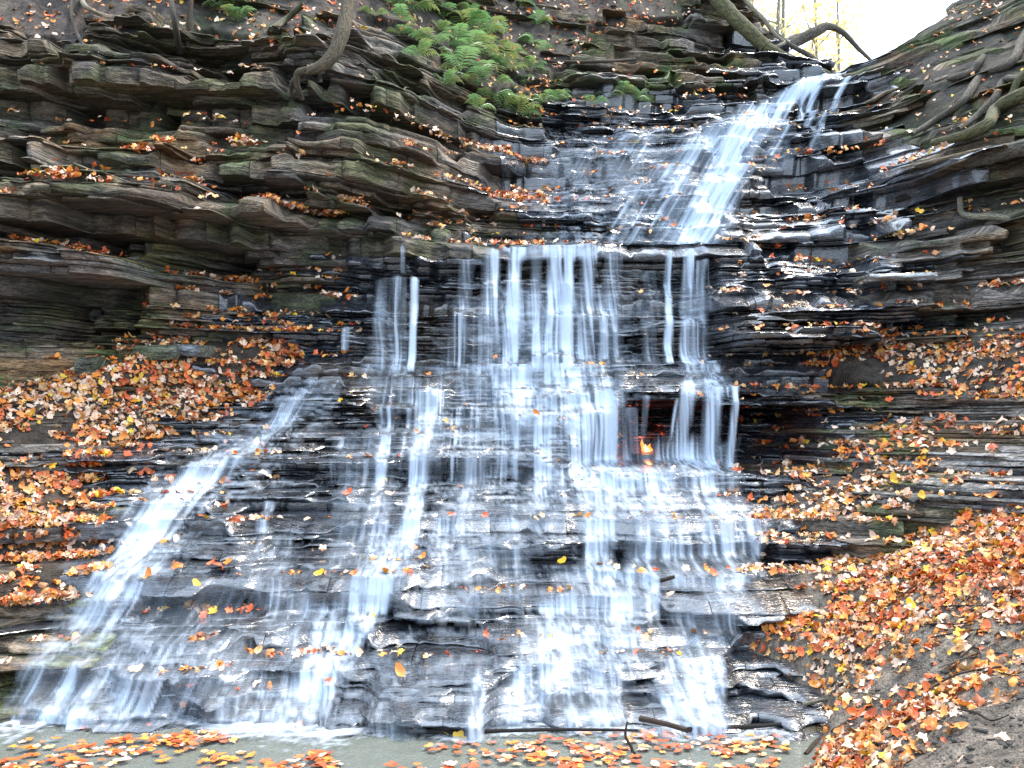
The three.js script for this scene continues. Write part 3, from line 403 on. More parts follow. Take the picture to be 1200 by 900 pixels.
// ------------------------------------------------------------------ the flame in the hollow
{
  const w = hit(756, 525), x = w[0]; let y = w[1]; const z = w[2] + 0.1;
  for (let i = bedAt(w[1]); i >= 0; i--) if (frontAt(i, x) > z + 0.03) { y = beds[i + 1]; break; }
  const o = thing('flame', 'small orange gas flame burning in the dark hollow behind the water', 'flame');
  o.position.set(x, y - 0.03, z);
  const tongue = (h, r, lean) => { const pts = [[0.001, 0], [r * 0.8, h * 0.06], [r, h * 0.2], [r * 0.8, h * 0.42], [r * 0.4, h * 0.72], [0.001, h]].map(p => new THREE.Vector2(...p)); const g = new THREE.LatheGeometry(new THREE.SplineCurve(pts).getPoints(16).map(p => new THREE.Vector2(Math.max(0.0005, p.x), p.y)), 12); const a = g.attributes.position; for (let k = 0; k < a.count; k++) { const t = a.getY(k) / h; a.setX(k, a.getX(k) + lean * t * t + 0.01 * Math.sin(t * 7)); a.setZ(k, a.getZ(k) * 0.7); } g.computeVertexNormals(); return g; };
  const outer = new THREE.MeshStandardMaterial({ color: 0x000000, emissive: new THREE.Color(1, 0.3, 0.04), emissiveIntensity: 1.1, roughness: 1 });
  const core = new THREE.MeshStandardMaterial({ color: 0x000000, emissive: new THREE.Color(1, 0.72, 0.25), emissiveIntensity: 1.8, roughness: 1 });
  part('flame_tongue', tongue(0.11, 0.045, 0.02), outer, o).position.set(0.035, 0, 0);
  part('flame_tongue', tongue(0.17, 0.04, -0.03), outer, o).position.set(-0.03, 0, -0.01);
  part('flame_core', tongue(0.1, 0.036, -0.015), core, o).position.set(0.0, 0.0, 0.03);
  const l = new THREE.PointLight(0xff5014, 0.28, 0, 2); l.position.set(0, 0.09, 0.0); l.castShadow = true; o.add(l);
}

// ------------------------------------------------------------------ fallen leaves
function leafGeo(kind) {
  const out = []; const n = kind === 0 ? 22 : 14;
  for (let k = 0; k < n; k++) { const a = k / n * Math.PI * 2; let r; if (kind === 0) r = 0.5 * (0.55 + 0.45 * Math.pow(Math.abs(Math.cos(a * 2.5)), 0.7)) * (0.8 + 0.2 * Math.cos(a)); else if (kind === 1) r = 0.5 / Math.hypot(Math.cos(a), Math.sin(a) / 0.52) ; else r = 0.5 / Math.hypot(Math.cos(a), Math.sin(a) / 0.6) * (0.82 + 0.18 * Math.cos(a * 7)); out.push([r * Math.cos(a), r * Math.sin(a)]); }
  const P = [0, 0, 0], I = [], cu = [0.5, 1.3, -0.8][kind], fo = [0.2, 0.5, 0.3][kind];
  const bend = (x, z) => cu * (x * x) + fo * Math.abs(z) + 0.1 * x * z;
  for (const [x, z] of out) P.push(x * 0.5, bend(x * 0.5, z * 0.5), z * 0.5);
  for (const [x, z] of out) P.push(x, bend(x, z) + 0.06 * Math.sin(x * 9 + z * 13), z);
  for (let k = 0; k < n; k++) { const k2 = (k + 1) % n; I.push(0, 1 + k2, 1 + k, 1 + k, 1 + k2, 1 + n + k, 1 + n + k, 1 + k2, 1 + n + k2); }
  // stalk
  const s = P.length / 3; P.push(-0.45, bend(-0.45, 0), 0.012, -0.45, bend(-0.45, 0), -0.012, -0.75, 0.22, 0.0); I.push(s, s + 1, s + 2);
  return makeGeo(P, I);
}
const leafGeos = [0, 1, 2].map(leafGeo);
const tints = {
  orange: [0.74, 0.24, 0.03], rust: [0.52, 0.09, 0.02], tan: [0.66, 0.38, 0.15], pale: [0.74, 0.54, 0.40], yellow: [0.80, 0.50, 0.02], brown: [0.30, 0.13, 0.05],
};
const leafMat = new THREE.MeshPhysicalMaterial({ color: 0xffffff, roughness: 0.5, side: THREE.DoubleSide });
const leaves = [];
function addLeaf(x, y, z, n, size, where, tint, flat) {
  const q = new THREE.Quaternion().setFromUnitVectors(new THREE.Vector3(0, 1, 0), n.clone().add(new THREE.Vector3(rr(-1, 1), 0, rr(-1, 1))  .multiplyScalar(flat ? 0.08 : 0.8)).normalize());
  q.multiply(new THREE.Quaternion().setFromAxisAngle(new THREE.Vector3(0, 1, 0), rnd() * 6.283)); if (!flat && rnd() < 0.4) q.multiply(new THREE.Quaternion().setFromAxisAngle(new THREE.Vector3(1, 0, 0), Math.PI));
  if (!tint) { const r = rnd(); tint = where === 'pool' ? (r < 0.45 ? 'rust' : r < 0.75 ? 'orange' : r < 0.9 ? 'pale' : 'tan') : (() => { const g = fbm(x * 0.8, (y - z) * 0.8, 211) - 0.5, q = clamp(r + g * 0.8, 0, 0.96); if (rnd() < 0.035) return 'yellow'; return q < 0.22 ? 'rust' : q < 0.46 ? 'orange' : q < 0.53 ? 'brown' : q < 0.68 ? 'tan' : q < 0.965 ? 'pale' : 'yellow'; })(); }
  leaves.push({ p: new THREE.Vector3(x, y, z), q, n, size, where, tint, kind: Math.floor(rnd() * 3), v: rr(0.65, 1.3) });
}
for (const b of banks) {
  const A = (b.x1 - b.x0) * (b.y1 - b.y0); let count = 0;
  const tries = Math.round(A * b.dense * 4.2);
  for (let k = 0; k < tries; k++) {
    const x = rr(b.x0, b.x1), y = rr(b.y0, b.y1); if (y < 0.02 || y > skyline(x) - 0.1) continue; const sd = polyDist(b.shape, x, y) + 0.3 * (fbm(x * 1.8, y * 3, 181) - 0.5); if (sd < -0.05) continue;
    const z = b.z(x, y), e = 0.04, zx = (b.z(x + e, y) - b.z(x - e, y)) / (2 * e), zy = (b.z(x, y + e) - b.z(x, y - e)) / (2 * e), slope = Math.hypot(1, zx, zy);
    const cover = b.dense < 30 ? 1 : sstep(0.22, 0.46, fbm(x * 1.2, y * 1.8, 183)) * 1.6 * (b.name === 'leaf_bank_right' ? mix(1, 0.12, sstep(5.9, 4.6, -z) ) : 1);
    if (rnd() > cover * slope / 2.6) continue;
    const [px, py] = pixel(x, y, z); if (px < -260 || px > 1460 || py < -80 || py > 960) continue;
    const n = new THREE.Vector3(-zx, -zy, 1).normalize(); if (n.y < 0) n.y *= 0.2; n.y += 0.15; n.normalize();
    const rock = frontAt(bedAt(y), x);
    if (rock > z + 0.02) { const i = bedAt(y), up = Math.max(frontAt(Math.min(NB - 1, i + 1), x), z); if (rock - up < 0.02) continue; addLeaf(x, beds[i + 1] + 0.015, mix(up, rock, rr(0.4, 1)), new THREE.Vector3(0, 1, 0.45).normalize(), rr(0.07, 0.13), b.name); }
    else addLeaf(x, y + 0.01, z + 0.012, n, rr(0.065, 0.13), b.name);
    count++;
  }
}
for (let k = 0; k < 22000; k++) {
  const x = rr(1.5, 7.2), z = rr(-10.4, -4.2), y = bankY(x, z); if (y < 0.03) continue; const [px, py] = pixel(x, y, z); if (px > 1560 || py > 980) continue; if (frontAt(bedAt(y), x) > z + 0.02) continue;
  const bare = sstep(0.46, 0.6, fbm(x * 0.9, z * 0.9, 189)) * mix(0.15, 0.8, sstep(8.6, 7.6, -z)), fore = sstep(7.2, 6.3, -z + 1.1 * (fbm(x * 1.6, z * 1.6, 191) - 0.5)) * sstep(2.2, 2.6, x + 0.5 * (fbm(x * 3, z * 3, 193) - 0.5)); if (rnd() < Math.max(bare, fore * 0.985)) continue;
  const e = 0.05, n = new THREE.Vector3(-(bankY(x + e, z) - bankY(x - e, z)) / (2 * e), 1, -(bankY(x, z + e) - bankY(x, z - e)) / (2 * e)).normalize();
  addLeaf(x, y + 0.012 + 0.02 * rnd(), z, n, 0.05 + 0.09 * Math.pow(rnd(), 1.4), 'leaf_bank_right');
}
// scattered over the treads of the rock: pixel areas with how many leaves each
for (const [a, b, c, d, count] of [[0, 110, 580, 740, 420], [60, 330, 500, 620, 130], [150, 400, 600, 820, 110], [400, 700, 430, 830, 90], [700, 870, 420, 800, 50], [830, 1090, 295, 420, 190], [860, 1060, 420, 640, 240], [600, 800, 150, 290, 140], [470, 640, 180, 295, 330], [560, 640, 160, 260, 140], [870, 1090, 120, 295, 210], [0, 480, 100, 300, 150], [300, 430, 250, 262, 130], [0, 160, 268, 300, 90], [155, 290, 180, 215, 110], [200, 420, 320, 440, 240], [0, 110, 640, 740, 90], [860, 960, 630, 700, 60], [600, 900, 100, 160, 120], [1060, 1200, 540, 600, 60], [1090, 1200, 340, 380, 40]]) {
  for (let k = 0; k < count; k++) {
    const h = hit(rr(a, b), rr(c, d)), x = h[0], y = h[1]; if (y <= 0.05) continue;
    let i = bedAt(y), best = -1, bt = 0.03; for (let q = -2; q <= 3; q++) { const m = i + q; if (m < 0 || m + 1 >= NB) continue; const t = frontAt(m, x) - frontAt(m + 1, x); if (t > bt) { bt = t; best = m; } }
    if (best < 0) continue; const up = frontAt(best + 1, x), f = frontAt(best, x);
    addLeaf(x, beds[best + 1] + 0.012, mix(up, f, rr(0.45, 1.02)), new THREE.Vector3(0, 1, 0.4).normalize(), rr(0.07, 0.135), 'ledge');
  }
}
// afloat on the pool
for (const [poly, count] of [[[[-40, 872], [250, 864], [400, 884], [410, 960], [-40, 960]], 420], [[[440, 905], [470, 884], [640, 862], [760, 852], [860, 870], [930, 862], [900, 960], [430, 960]], 520], [[[80, 846], [180, 843], [185, 856], [90, 858]], 40], [[[120, 866], [260, 860], [270, 874], [130, 876]], 60]]) {
  const w = poly.map(([px, py]) => { const t = place(px, py, 1), k = EYE / (EYE - t[1]); return [t[0] * k, -k]; });
  const xs = w.map(p => p[0]), zs = w.map(p => p[1]);
  for (let k = 0, n = 0; k < count * 12 && n < count; k++) { const x = rr(Math.min(...xs), Math.max(...xs)), z = rr(Math.min(...zs), Math.max(...zs)); if (polyDist(w, x, z) + 0.25 * (fbm(x * 3, z * 5, 185) - 0.5) < 0 || fbm(x * 2.2, z * 4, 187) < 0.42) continue; addLeaf(x, 0.012 + rnd() * 0.02, z, new THREE.Vector3(0, 1, 0), rr(0.07, 0.135), 'pool', null, true); n++; }
}
// bright single leaves
for (const [px, py, tint, s] of [[1046, 565, 'yellow', 0.16], [1036, 518, 'yellow', 0.13], [1078, 585, 'yellow', 0.15], [960, 541, 'pale', 0.12], [858, 577, 'orange', 0.17], [716, 385, 'yellow', 0.09], [750, 345, 'tan', 0.11], [536, 867, 'yellow', 0.16], [1075, 250, 'yellow', 0.16], [1082, 85, 'yellow', 0.12], [155, 553, 'pale', 0.16], [208, 665, 'orange', 0.16], [232, 687, 'yellow', 0.12], [240, 722, 'rust', 0.15], [470, 790, 'orange', 0.15], [658, 660, 'yellow', 0.12], [763, 728, 'yellow', 0.13], [757, 750, 'tan', 0.13], [408, 580, 'rust', 0.13], [843, 542, 'orange', 0.1], [470, 765, 'yellow', 0.1], [1125, 745, 'yellow', 0.14], [1085, 670, 'yellow', 0.15], [400, 470, 'yellow', 0.11], [522, 494, 'tan', 0.13]]) {
  const h = hit(px, py); addLeaf(h[0], h[1] + 0.02, h[2] + 0.03, new THREE.Vector3(0, 0.75, 0.66), s, 'bright', tint, true);
}
console.log('leaves', leaves.length);
{
  const places = { pool: 'floating on the silty pool', ledge: 'caught on a shale ledge', leaf_bank_left: 'in the litter below the overhanging ledge', leaf_ledge_left: 'on the shelf under the smooth blocks', leaf_bank_middle: 'on the slope beside the dark hollow', leaf_bank_ledge: 'on the grey shale strip above the large bank', leaf_bank_right: 'on the broad bank beside the pool', soil_slope_left: 'on the soil slope above the dry cliff', soil_slope_right: 'on the rooted slope beside the upper cascade', bright: 'stuck alone on wet rock' };
  const view = new THREE.Vector3();
  for (const l of leaves) { const [px, py] = pixel(l.p.x, l.p.y, l.p.z); view.set(0, EYE, 0).sub(l.p); const d = view.length(); l.score = px > 4 && px < 1196 && py > 4 && py < 896 ? l.size * l.size / (d * d) * (0.15 + Math.abs(new THREE.Vector3(0, 1, 0).applyQuaternion(l.q).dot(view.normalize()))) * (l.where === 'bright' ? 9 : 1) : 0; }
  leaves.sort((a, b) => b.score - a.score);
  const colorOf = l => { const o = tints[['brown', 'tan', 'rust', 'orange'][Math.floor(l.v * 997) % 4]], k = (l.v * 331 % 1) * 0.3, t = tints[l.tint].map((c, i) => mix(c, o[i], k)); return new THREE.Color().setRGB(Math.min(0.8, t[0] * l.v), Math.min(0.8, t[1] * l.v), Math.min(0.8, t[2] * l.v)); };
  const mats = {};
  leaves.slice(0, 300).forEach(l => {
    const key = l.tint + Math.round(l.v * 6); if (!mats[key]) { mats[key] = leafMat.clone(); mats[key].color = colorOf(l); }
    const m = new THREE.Mesh(leafGeos[l.kind], mats[key]); m.name = numbered('fallen_leaf'); m.position.copy(l.p); m.quaternion.copy(l.q); m.scale.set(l.size, l.size * (l.where === 'pool' ? 0.35 : 1), l.size); m.castShadow = m.receiveShadow = true;
    const kind = `${l.size > 0.105 ? 'large' : 'small'} ${l.tint === 'pale' ? 'pale pinkish' : l.tint} ${['lobed', 'smooth oval', 'toothed'][l.kind]}`; m.userData = { label: `${kind} leaf ${places[l.where]}`, category: 'leaf', group: `${kind} leaves ${places[l.where]}` }; scene.add(m);
  });
  const rest = leaves.slice(300);
  for (const l of leaves.slice(0, 13000)) if (l.where !== 'pool' && l.where !== 'bright' && rnd() < 0.45) rest.push({ ...l, p: l.p.clone().add(new THREE.Vector3(rr(-0.09, 0.09), 0.004, rr(-0.05, 0.05))), q: l.q.clone().multiply(new THREE.Quaternion().setFromAxisAngle(new THREE.Vector3(rr(-1, 1), rr(-1, 1), rr(-1, 1)).normalize(), rr(0, 2))), size: rr(0.02, 0.055), tint: rnd() < 0.6 ? 'brown' : 'tan', kind: Math.floor(rnd() * 3), v: rr(0.4, 1.1) });
  const o = new THREE.Group(); o.name = 'fallen_leaves'; o.userData = { kind: 'stuff', label: 'orange and brown autumn leaves strewn over banks, ledges and pool', category: 'leaves' }; scene.add(o);
  for (let k = 0; k < 3; k++) { const list = rest.filter(l => l.kind === k), im = new THREE.InstancedMesh(leafGeos[k], leafMat, list.length), M = new THREE.Matrix4(); list.forEach((l, i) => { M.compose(l.p, l.q, new THREE.Vector3(l.size, l.size * (l.where === 'pool' ? 0.35 : 1), l.size)); im.setMatrixAt(i, M); im.setColorAt(i, colorOf(l)); }); im.name = 'leaf_scatter'; im.castShadow = im.receiveShadow = true; o.add(im); }
}

{
  const g = new THREE.BoxGeometry(1, 0.16, 0.7, 2, 1, 2), a = g.attributes.position; for (let k = 0; k < a.count; k++) { const x = a.getX(k), y = a.getY(k), z = a.getZ(k); a.setXYZ(k, x * (0.8 + 0.4 * hash(Math.round(z * 9), Math.round(x * 9), 3)), y * (0.7 + 0.6 * hash(Math.round(x * 7), Math.round(z * 7), 5)), z * (0.8 + 0.5 * hash(Math.round(x * 5), Math.round(z * 9), 7))); } const cg = g.toNonIndexed(); cg.computeVertexNormals();
  const list = []; for (let k = 0; k < 2600; k++) { const x = rr(1.6, 5.6), z = rr(-10.3, -4.6), y = bankY(x, z); if (y < 0.0 || frontAt(bedAt(y), x) > z) continue; list.push([x, y + 0.004, z]); }
  const im = new THREE.InstancedMesh(cg, rockMat.dry.clone(), list.length); im.material.vertexColors = false; im.material.color.setRGB(1, 1, 1); const M = new THREE.Matrix4(), Q = new THREE.Quaternion(), E = new THREE.Euler();
  list.forEach((p, i) => { const s = 0.015 + 0.06 * Math.pow(rnd(), 3); E.set(rr(-0.2, 0.2), rr(0, 6.3), rr(-0.2, 0.2)); M.compose(new THREE.Vector3(...p), Q.setFromEuler(E), new THREE.Vector3(s, s, s)); im.setMatrixAt(i, M); const t = rr(0.5, 1.3); im.setColorAt(i, new THREE.Color().setRGB(0.42 * t, 0.37 * t, 0.32 * t)); });
  im.name = 'shale_gravel'; im.userData = { kind: 'stuff', label: 'small grey shale chips scattered over the soil bank', category: 'gravel' }; im.castShadow = im.receiveShadow = true; scene.add(im);
}

function stone(name, label, px, py, wpx, hpx, depth, col, mat) {
  const h = hit(px, py), s = -h[2] / FPX, w = wpx * s, t = hpx * s, g0 = new THREE.BoxGeometry(1, 1, 1, 14, 6, 10), a = g0.attributes.position, k = h[0] * 3;
  const P = [], C = [], U = []; for (let i = 0; i < a.count; i++) { const v = new THREE.Vector3(a.getX(i), a.getY(i), a.getZ(i)), r = v.clone().normalize().multiplyScalar(0.62); v.lerp(r, 0.22); const n = (fbm(v.x * 3 + k, v.y * 3 + v.z * 2, 221, 3) - 0.5) * 0.22; v.multiplyScalar(1 + n); P.push(v.x * w, v.y * t, v.z * depth); U.push(v.x * w + k, v.y * t + v.z * depth); const q = 0.6 + 0.8 * fbm(v.x * 5 + k, v.y * 5 + v.z * 4, 223, 3), ms = sstep(0.45, 0.6, fbm(v.x * 3 + k, v.z * 3, 225, 3)) * 0.6; C.push(mix(col[0], 0.13, ms) * q, mix(col[1], 0.16, ms) * q, mix(col[2], 0.05, ms) * q); }
  const o = thing(name, label, 'stone'); o.position.set(h[0], h[1] - t * 0.15, h[2] + depth * 0.05); o.rotation.set(0.05, rr(-0.2, 0.2), rr(-0.06, 0.06));
  part('rock_body', makeGeo(P, Array.from(g0.index.array), U, C), rockMat[mat], o);
}
stone('stone', 'mossy green block half buried in leaves below the shelf', 186, 411, 50, 18, 0.4, [0.3, 0.29, 0.2], 'dry');
stone('stone', 'pale grey block beside the mossy green block in the leaves', 228, 409, 40, 14, 0.4, [0.4, 0.4, 0.4], 'damp');
stone('stone', 'small mossy stone at the mouth of the hollow under the overhang', 110, 428, 30, 26, 0.3, [0.28, 0.27, 0.2], 'dry');
stone('stone', 'pale stone perched in the dark hollow under the overhang', 117, 366, 22, 18, 0.3, [0.42, 0.4, 0.37], 'dry');
stone('stone', 'flat pale blue grey slab on the wet ledges under the rooted wall', 1046, 327, 80, 9, 0.75, [0.3, 0.32, 0.35], 'wet');
stone('stone', 'thick brown block under the straight upper ledge above the leaf shelf', 360, 355, 76, 30, 0.35, [0.12, 0.1, 0.09], 'damp');

// ------------------------------------------------------------------ roots, branches, trees
function barkTex(s) { return noiseTex(256, 256, (u, v) => { const n = 0.5 * tvn(u, v, 24, 8, s) + 0.5 * tvn(u, v, 60, 30, s + 1); const b = 0.65 + 0.8 * (n - 0.5); return [b, b, b]; }, true); }
const bark = barkTex(201);
const barkMat = c => new THREE.MeshStandardMaterial({ color: new THREE.Color(...c), map: bark, bumpMap: bark, bumpScale: 0.012, roughness: 0.9 });
const woods = { grey: barkMat([0.20, 0.17, 0.125]), moss: barkMat([0.19, 0.18, 0.075]), pale: barkMat([0.62, 0.55, 0.38]), dark: barkMat([0.05, 0.04, 0.035]), brown: barkMat([0.13, 0.085, 0.05]), bark: barkMat([0.2, 0.15, 0.085]) };
function limb(points, radii, knob = 0.15) {   // a tapering, slightly crooked limb
  const curve = new THREE.CatmullRomCurve3(points.map(p => new THREE.Vector3(...p))), n = Math.max(12, points.length * 8), m = 9, fr = curve.computeFrenetFrames(n, false), P = [], U = [], I = [];
  for (let k = 0; k <= n; k++) { const t = k / n, c = curve.getPointAt(t), f = t * (radii.length - 1), i = Math.min(radii.length - 2, Math.floor(f)); const r0 = mix(radii[i], radii[i + 1], f - i); for (let j = 0; j <= m; j++) { const a = j / m * 6.2832, r = r0 * (1 + knob * (fbm(Math.cos(a) * 2 + t * 14 + points[0][0] * 3, Math.sin(a) * 2 + t * 9, 205, 3) - 0.5) * 2); P.push(c.x + (fr.normals[k].x * Math.cos(a) + fr.binormals[k].x * Math.sin(a)) * r, c.y + (fr.normals[k].y * Math.cos(a) + fr.binormals[k].y * Math.sin(a)) * r, c.z + (fr.normals[k].z * Math.cos(a) + fr.binormals[k].z * Math.sin(a)) * r); U.push(j / m * 2, t * curve.getLength() / 0.4); } }
  for (let k = 0; k < n; k++) for (let j = 0; j < m; j++) { const a = k * (m + 1) + j, b = a + m + 1; I.push(a, b, a + 1, a + 1, b, b + 1); }
  for (const [e, flip] of [[0, 0], [n, 1]]) { const s = P.length / 3, c = curve.getPointAt(e / n); P.push(c.x, c.y, c.z); U.push(0, 0); for (let j = 0; j < m; j++) { const a = e * (m + 1) + j; flip ? I.push(s, a, a + 1) : I.push(s, a + 1, a); } }
  return makeGeo(P, I, U);
}
// points: [px, py, lift off the surface]; radii in pixels
function along(points, radii) { const w = points.map(([px, py, lift = 0.02]) => { if (lift > 90) return place(px, py, lift - 100); const h = hit(px, py); return [h[0], h[1], h[2] + lift]; }); const D = -w[0][2]; return [w, radii.map(r => r * D / FPX)]; }
function wood(name, label, category, mat, pieces, group) { const o = thing(name, label, category, group); pieces.forEach(([pn, pts, radii]) => part(pn, limb(...along(pts, radii)), woods[mat], o)); return o; }
const D_ = d => 100 + d;
{ const q = Math.min(...[[352, 112], [350, 100], [352, 88], [362, 86], [380, 80], [392, 60], [345, 100]].map(([a, c]) => -hit(a, c)[2])) - 0.05; wood('leaning_tree', 'bare leaning tree trunk rising from a hooked root on the soil slope', 'tree', 'bark', [['trunk', [[416, -60, D_(q + 0.5)], [408, 0, D_(q + 0.3)], [399, 45, D_(q)], [386, 70, D_(q - 0.1)], [366, 82, D_(q - 0.15)], [350, 84, D_(q - 0.1)]], [6, 7, 8, 9, 8, 4]], ['root', [[360, 82, D_(q - 0.15)], [349, 86, D_(q - 0.12)], [348, 100, D_(q - 0.05)], [354, 116, D_(q + 0.12)]], [5, 4, 4, 3]], ['root', [[352, 86, D_(q - 0.12)], [343, 96, D_(q - 0.05)], [341, 112, D_(q + 0.1)]], [3, 3, 2]]]); }
wood('sapling', 'thin straight sapling stem above the dark hollow in the soil slope', 'sapling', 'grey', [['stem', [[212, 62, 0.05], [211, 30, 0.25], [207, -30, 0.5]], [4, 3, 3]]]);
wood('sapling', 'thin slanting sapling stem beside the straight one on the soil slope', 'sapling', 'brown', [['stem', [[221, 60, 0.06], [229, 30, 0.25], [237, -30, 0.5]], [4, 3, 3]]]);
wood('vine', 'thin curved dead vine hanging down the soil slope', 'vine', 'grey', [['stem', [[91, -20, 0.15], [88, 20, 0.12], [94, 42, 0.1], [106, 64, 0.03]], [2, 2, 2, 1.5]]]);
wood('branch', 'short pale dead branch lying at the top of the soil slope', 'branch', 'pale', [['stem', [[98, 2, 0.06], [106, 12, 0.06], [120, 19, 0.04]], [3, 3, 2]]]);
wood('branch', 'mossy branch lying on the slope near the leaning tree', 'branch', 'moss', [['stem', [[318, 36, 0.05], [338, 24, 0.08], [358, 8, 0.1]], [3, 4, 4]]]);
wood('vine', 'thin brown vine trailing from the ferns across the slope', 'vine', 'brown', [['stem', [[590, 58, 0.06], [610, 66, 0.1], [650, 74, 0.08], [700, 74, 0.08], [745, 70, 0.04]], [2, 2, 2, 2, 1.5]]]);
wood('fallen_log', 'mossy fallen trunk slanting down the hillside to the notch', 'log', 'moss', [['trunk', [[828, -30, D_(20.6)], [846, 5, D_(20.4)], [872, 32, D_(20.2)], [897, 55, D_(20.1)]], [11, 10, 9, 8]], ['branch', [[897, 55, D_(20.1)], [915, 64, D_(20.0)], [945, 76, D_(20.0)], [972, 88, D_(19.9)]], [7, 5, 5, 4]]]);
wood('dead_branch', 'pale crooked dead branch above the fallen trunk', 'branch', 'pale', [['stem', [[862, -15, D_(20.7)], [882, 10, D_(20.7)], [896, 24, D_(20.7)], [908, 40, D_(20.7)], [920, 50, D_(20.7)]], [3, 3, 3, 2.5, 2]], ['twig', [[920, 50, D_(20.7)], [912, 54, D_(20.6)], [904, 57, D_(20.6)]], [2.5, 2, 2]]]);
wood('dead_branch', 'thin grey dead branch running beside the fallen trunk', 'branch', 'grey', [['stem', [[900, 30, D_(20.9)], [922, 50, D_(20.8)], [950, 66, D_(20.8)], [985, 92, D_(20.0)]], [2.5, 3, 3, 2]]]);
wood('arched_trunk', 'broken trunk arching up against the bright sky in the notch', 'log', 'grey', [['trunk', [[896, 66, D_(21.2)], [918, 54, D_(21.4)], [936, 46, D_(21.6)], [950, 40, D_(21.6)], [968, 31, D_(21.7)], [978, 32, D_(21.8)]], [8, 8, 8, 7, 6, 4]], ['branch', [[975, 31, D_(21.8)], [990, 40, D_(21.8)], [1006, 57, D_(21.8)], [1024, 74, D_(21.6)]], [4, 3, 2.5, 1.5]]]);
const rg = 'tree roots on the dark wall beside the upper cascade';
wood('tree_root', 'long pale root winding down the dark wall above its lowest ledge', 'root', 'grey', [['stem', [[1215, 20, 0.1], [1196, 48, 0.1], [1178, 78, 0.1], [1150, 90, 0.09], [1122, 124, 0.08], [1095, 142, 0.08], [1068, 158, 0.02]], [6, 6, 5, 5, 5, 4, 3]]], rg);
wood('tree_root', 'short hooked root ending in the dark wall', 'root', 'grey', [['stem', [[1152, 66, 0.02], [1142, 78, 0.1], [1136, 86, 0.14], [1122, 92, 0.12], [1111, 93, 0.02]], [3, 4, 4, 4, 3]]], rg);
wood('tree_root', 'forked root with two arms joining on the dark wall', 'root', 'moss', [['stem', [[1215, 106, 0.15], [1180, 120, 0.15], [1162, 132, 0.14], [1150, 150, 0.12], [1128, 160, 0.08], [1092, 168, 0.02]], [9, 8, 7, 7, 6, 4]], ['stem', [[1200, 84, 0.1], [1188, 96, 0.14], [1178, 118, 0.15]], [4, 4, 4]]], rg);
wood('tree_root', 'thin bent root beside the forked root', 'root', 'grey', [['stem', [[1190, 94, 0.08], [1172, 98, 0.12], [1160, 120, 0.1], [1142, 138, 0.08], [1122, 152, 0.02]], [4, 5, 5, 4, 3]]], rg);
wood('tree_root', 'thick root over the dark hollow in the wall', 'root', 'grey', [['stem', [[1225, 172, 0.2], [1190, 178, 0.2], [1160, 186, 0.16], [1132, 194, 0.04]], [11, 10, 9, 5]]], rg);
wood('dead_branch', 'pale forked stick standing on the dark wall below the thick root', 'branch', 'pale', [['stem', [[1121, 234, 0.1], [1123, 248, 0.08], [1134, 255, 0.08], [1160, 256, 0.09], [1196, 258, 0.05]], [3.5, 3.5, 4, 4, 3.5]]]);
const sg = 'sticks lying at the foot of the falls';
wood('stick', 'dark stick lying in the pool edge along the bank', 'stick', 'dark', [['stem', [[806, 855, 0.0], [850, 853, 0.0], [900, 850, 0.0], [935, 846, 0.02]].map(([a, b]) => { const t = place(a, b, 1), k = (EYE - 0.06) / (EYE - t[1]); return [a, b, D_(k)]; }), [3, 3, 2.5, 2]]], sg);
wood('stick', 'broken stick with a pale end at the foot of the falls', 'stick', 'brown', [['stem', [[750, 842, 0], [770, 846, 0], [790, 851, 0], [806, 856, 0]].map(([a, b]) => { const t = place(a, b, 1), k = (EYE - 0.09) / (EYE - t[1]); return [a, b, D_(k)]; }), [3.5, 3, 3, 3]]], sg);
wood('stick', 'long thin dark stick afloat beside the leaf raft', 'stick', 'dark', [['stem', [[480, 858, 0], [560, 857, 0], [660, 855, 0], [748, 856, 0]].map(([a, b]) => { const t = place(a, b, 1), k = (EYE - 0.055) / (EYE - t[1]); return [a, b, D_(k)]; }), [2, 2.5, 2, 1.5]]], sg);
wood('stick', 'thin white stick poking out of the leaf bank', 'stick', 'pale', [['stem', [[936, 821, 0.12], [970, 815, 0.08], [1012, 807, 0.03]], [2.2, 2.2, 2]]], sg);
wood('stick', 'bent dark root crossing the leaf bank above the pool', 'stick', 'brown', [['stem', [[943, 884, 0.02], [958, 864, 0.07], [985, 848, 0.07], [1008, 834, 0.02]], [2.5, 4, 4, 3]]], sg);
wood('stick', 'short brown stick lying across the wet tread', 'stick', 'brown', [['stem', [[760, 684, 0.05], [775, 679, 0.05], [790, 675, 0.05]], [2.5, 2.5, 2.5]]], sg);
wood('stick', 'thin twigs standing in the leaf raft', 'twig', 'brown', [['stem', [[735, 846, 0], [733, 862, 0], [741, 880, 0], [736, 896, 0]].map(([a, b], i) => { const t = place(a, 880, 1), k = EYE / (EYE - t[1]); return [a, b, D_(k - 0.02 * i)]; }), [1, 1.6, 1.8, 1.6]], ['stem', [[741, 880, 0], [752, 890, 0], [768, 896, 0]].map(([a, b]) => { const t = place(a, 885, 1), k = EYE / (EYE - t[1]); return [a, b, D_(k)]; }), [1.5, 1.5, 1.2]]]);

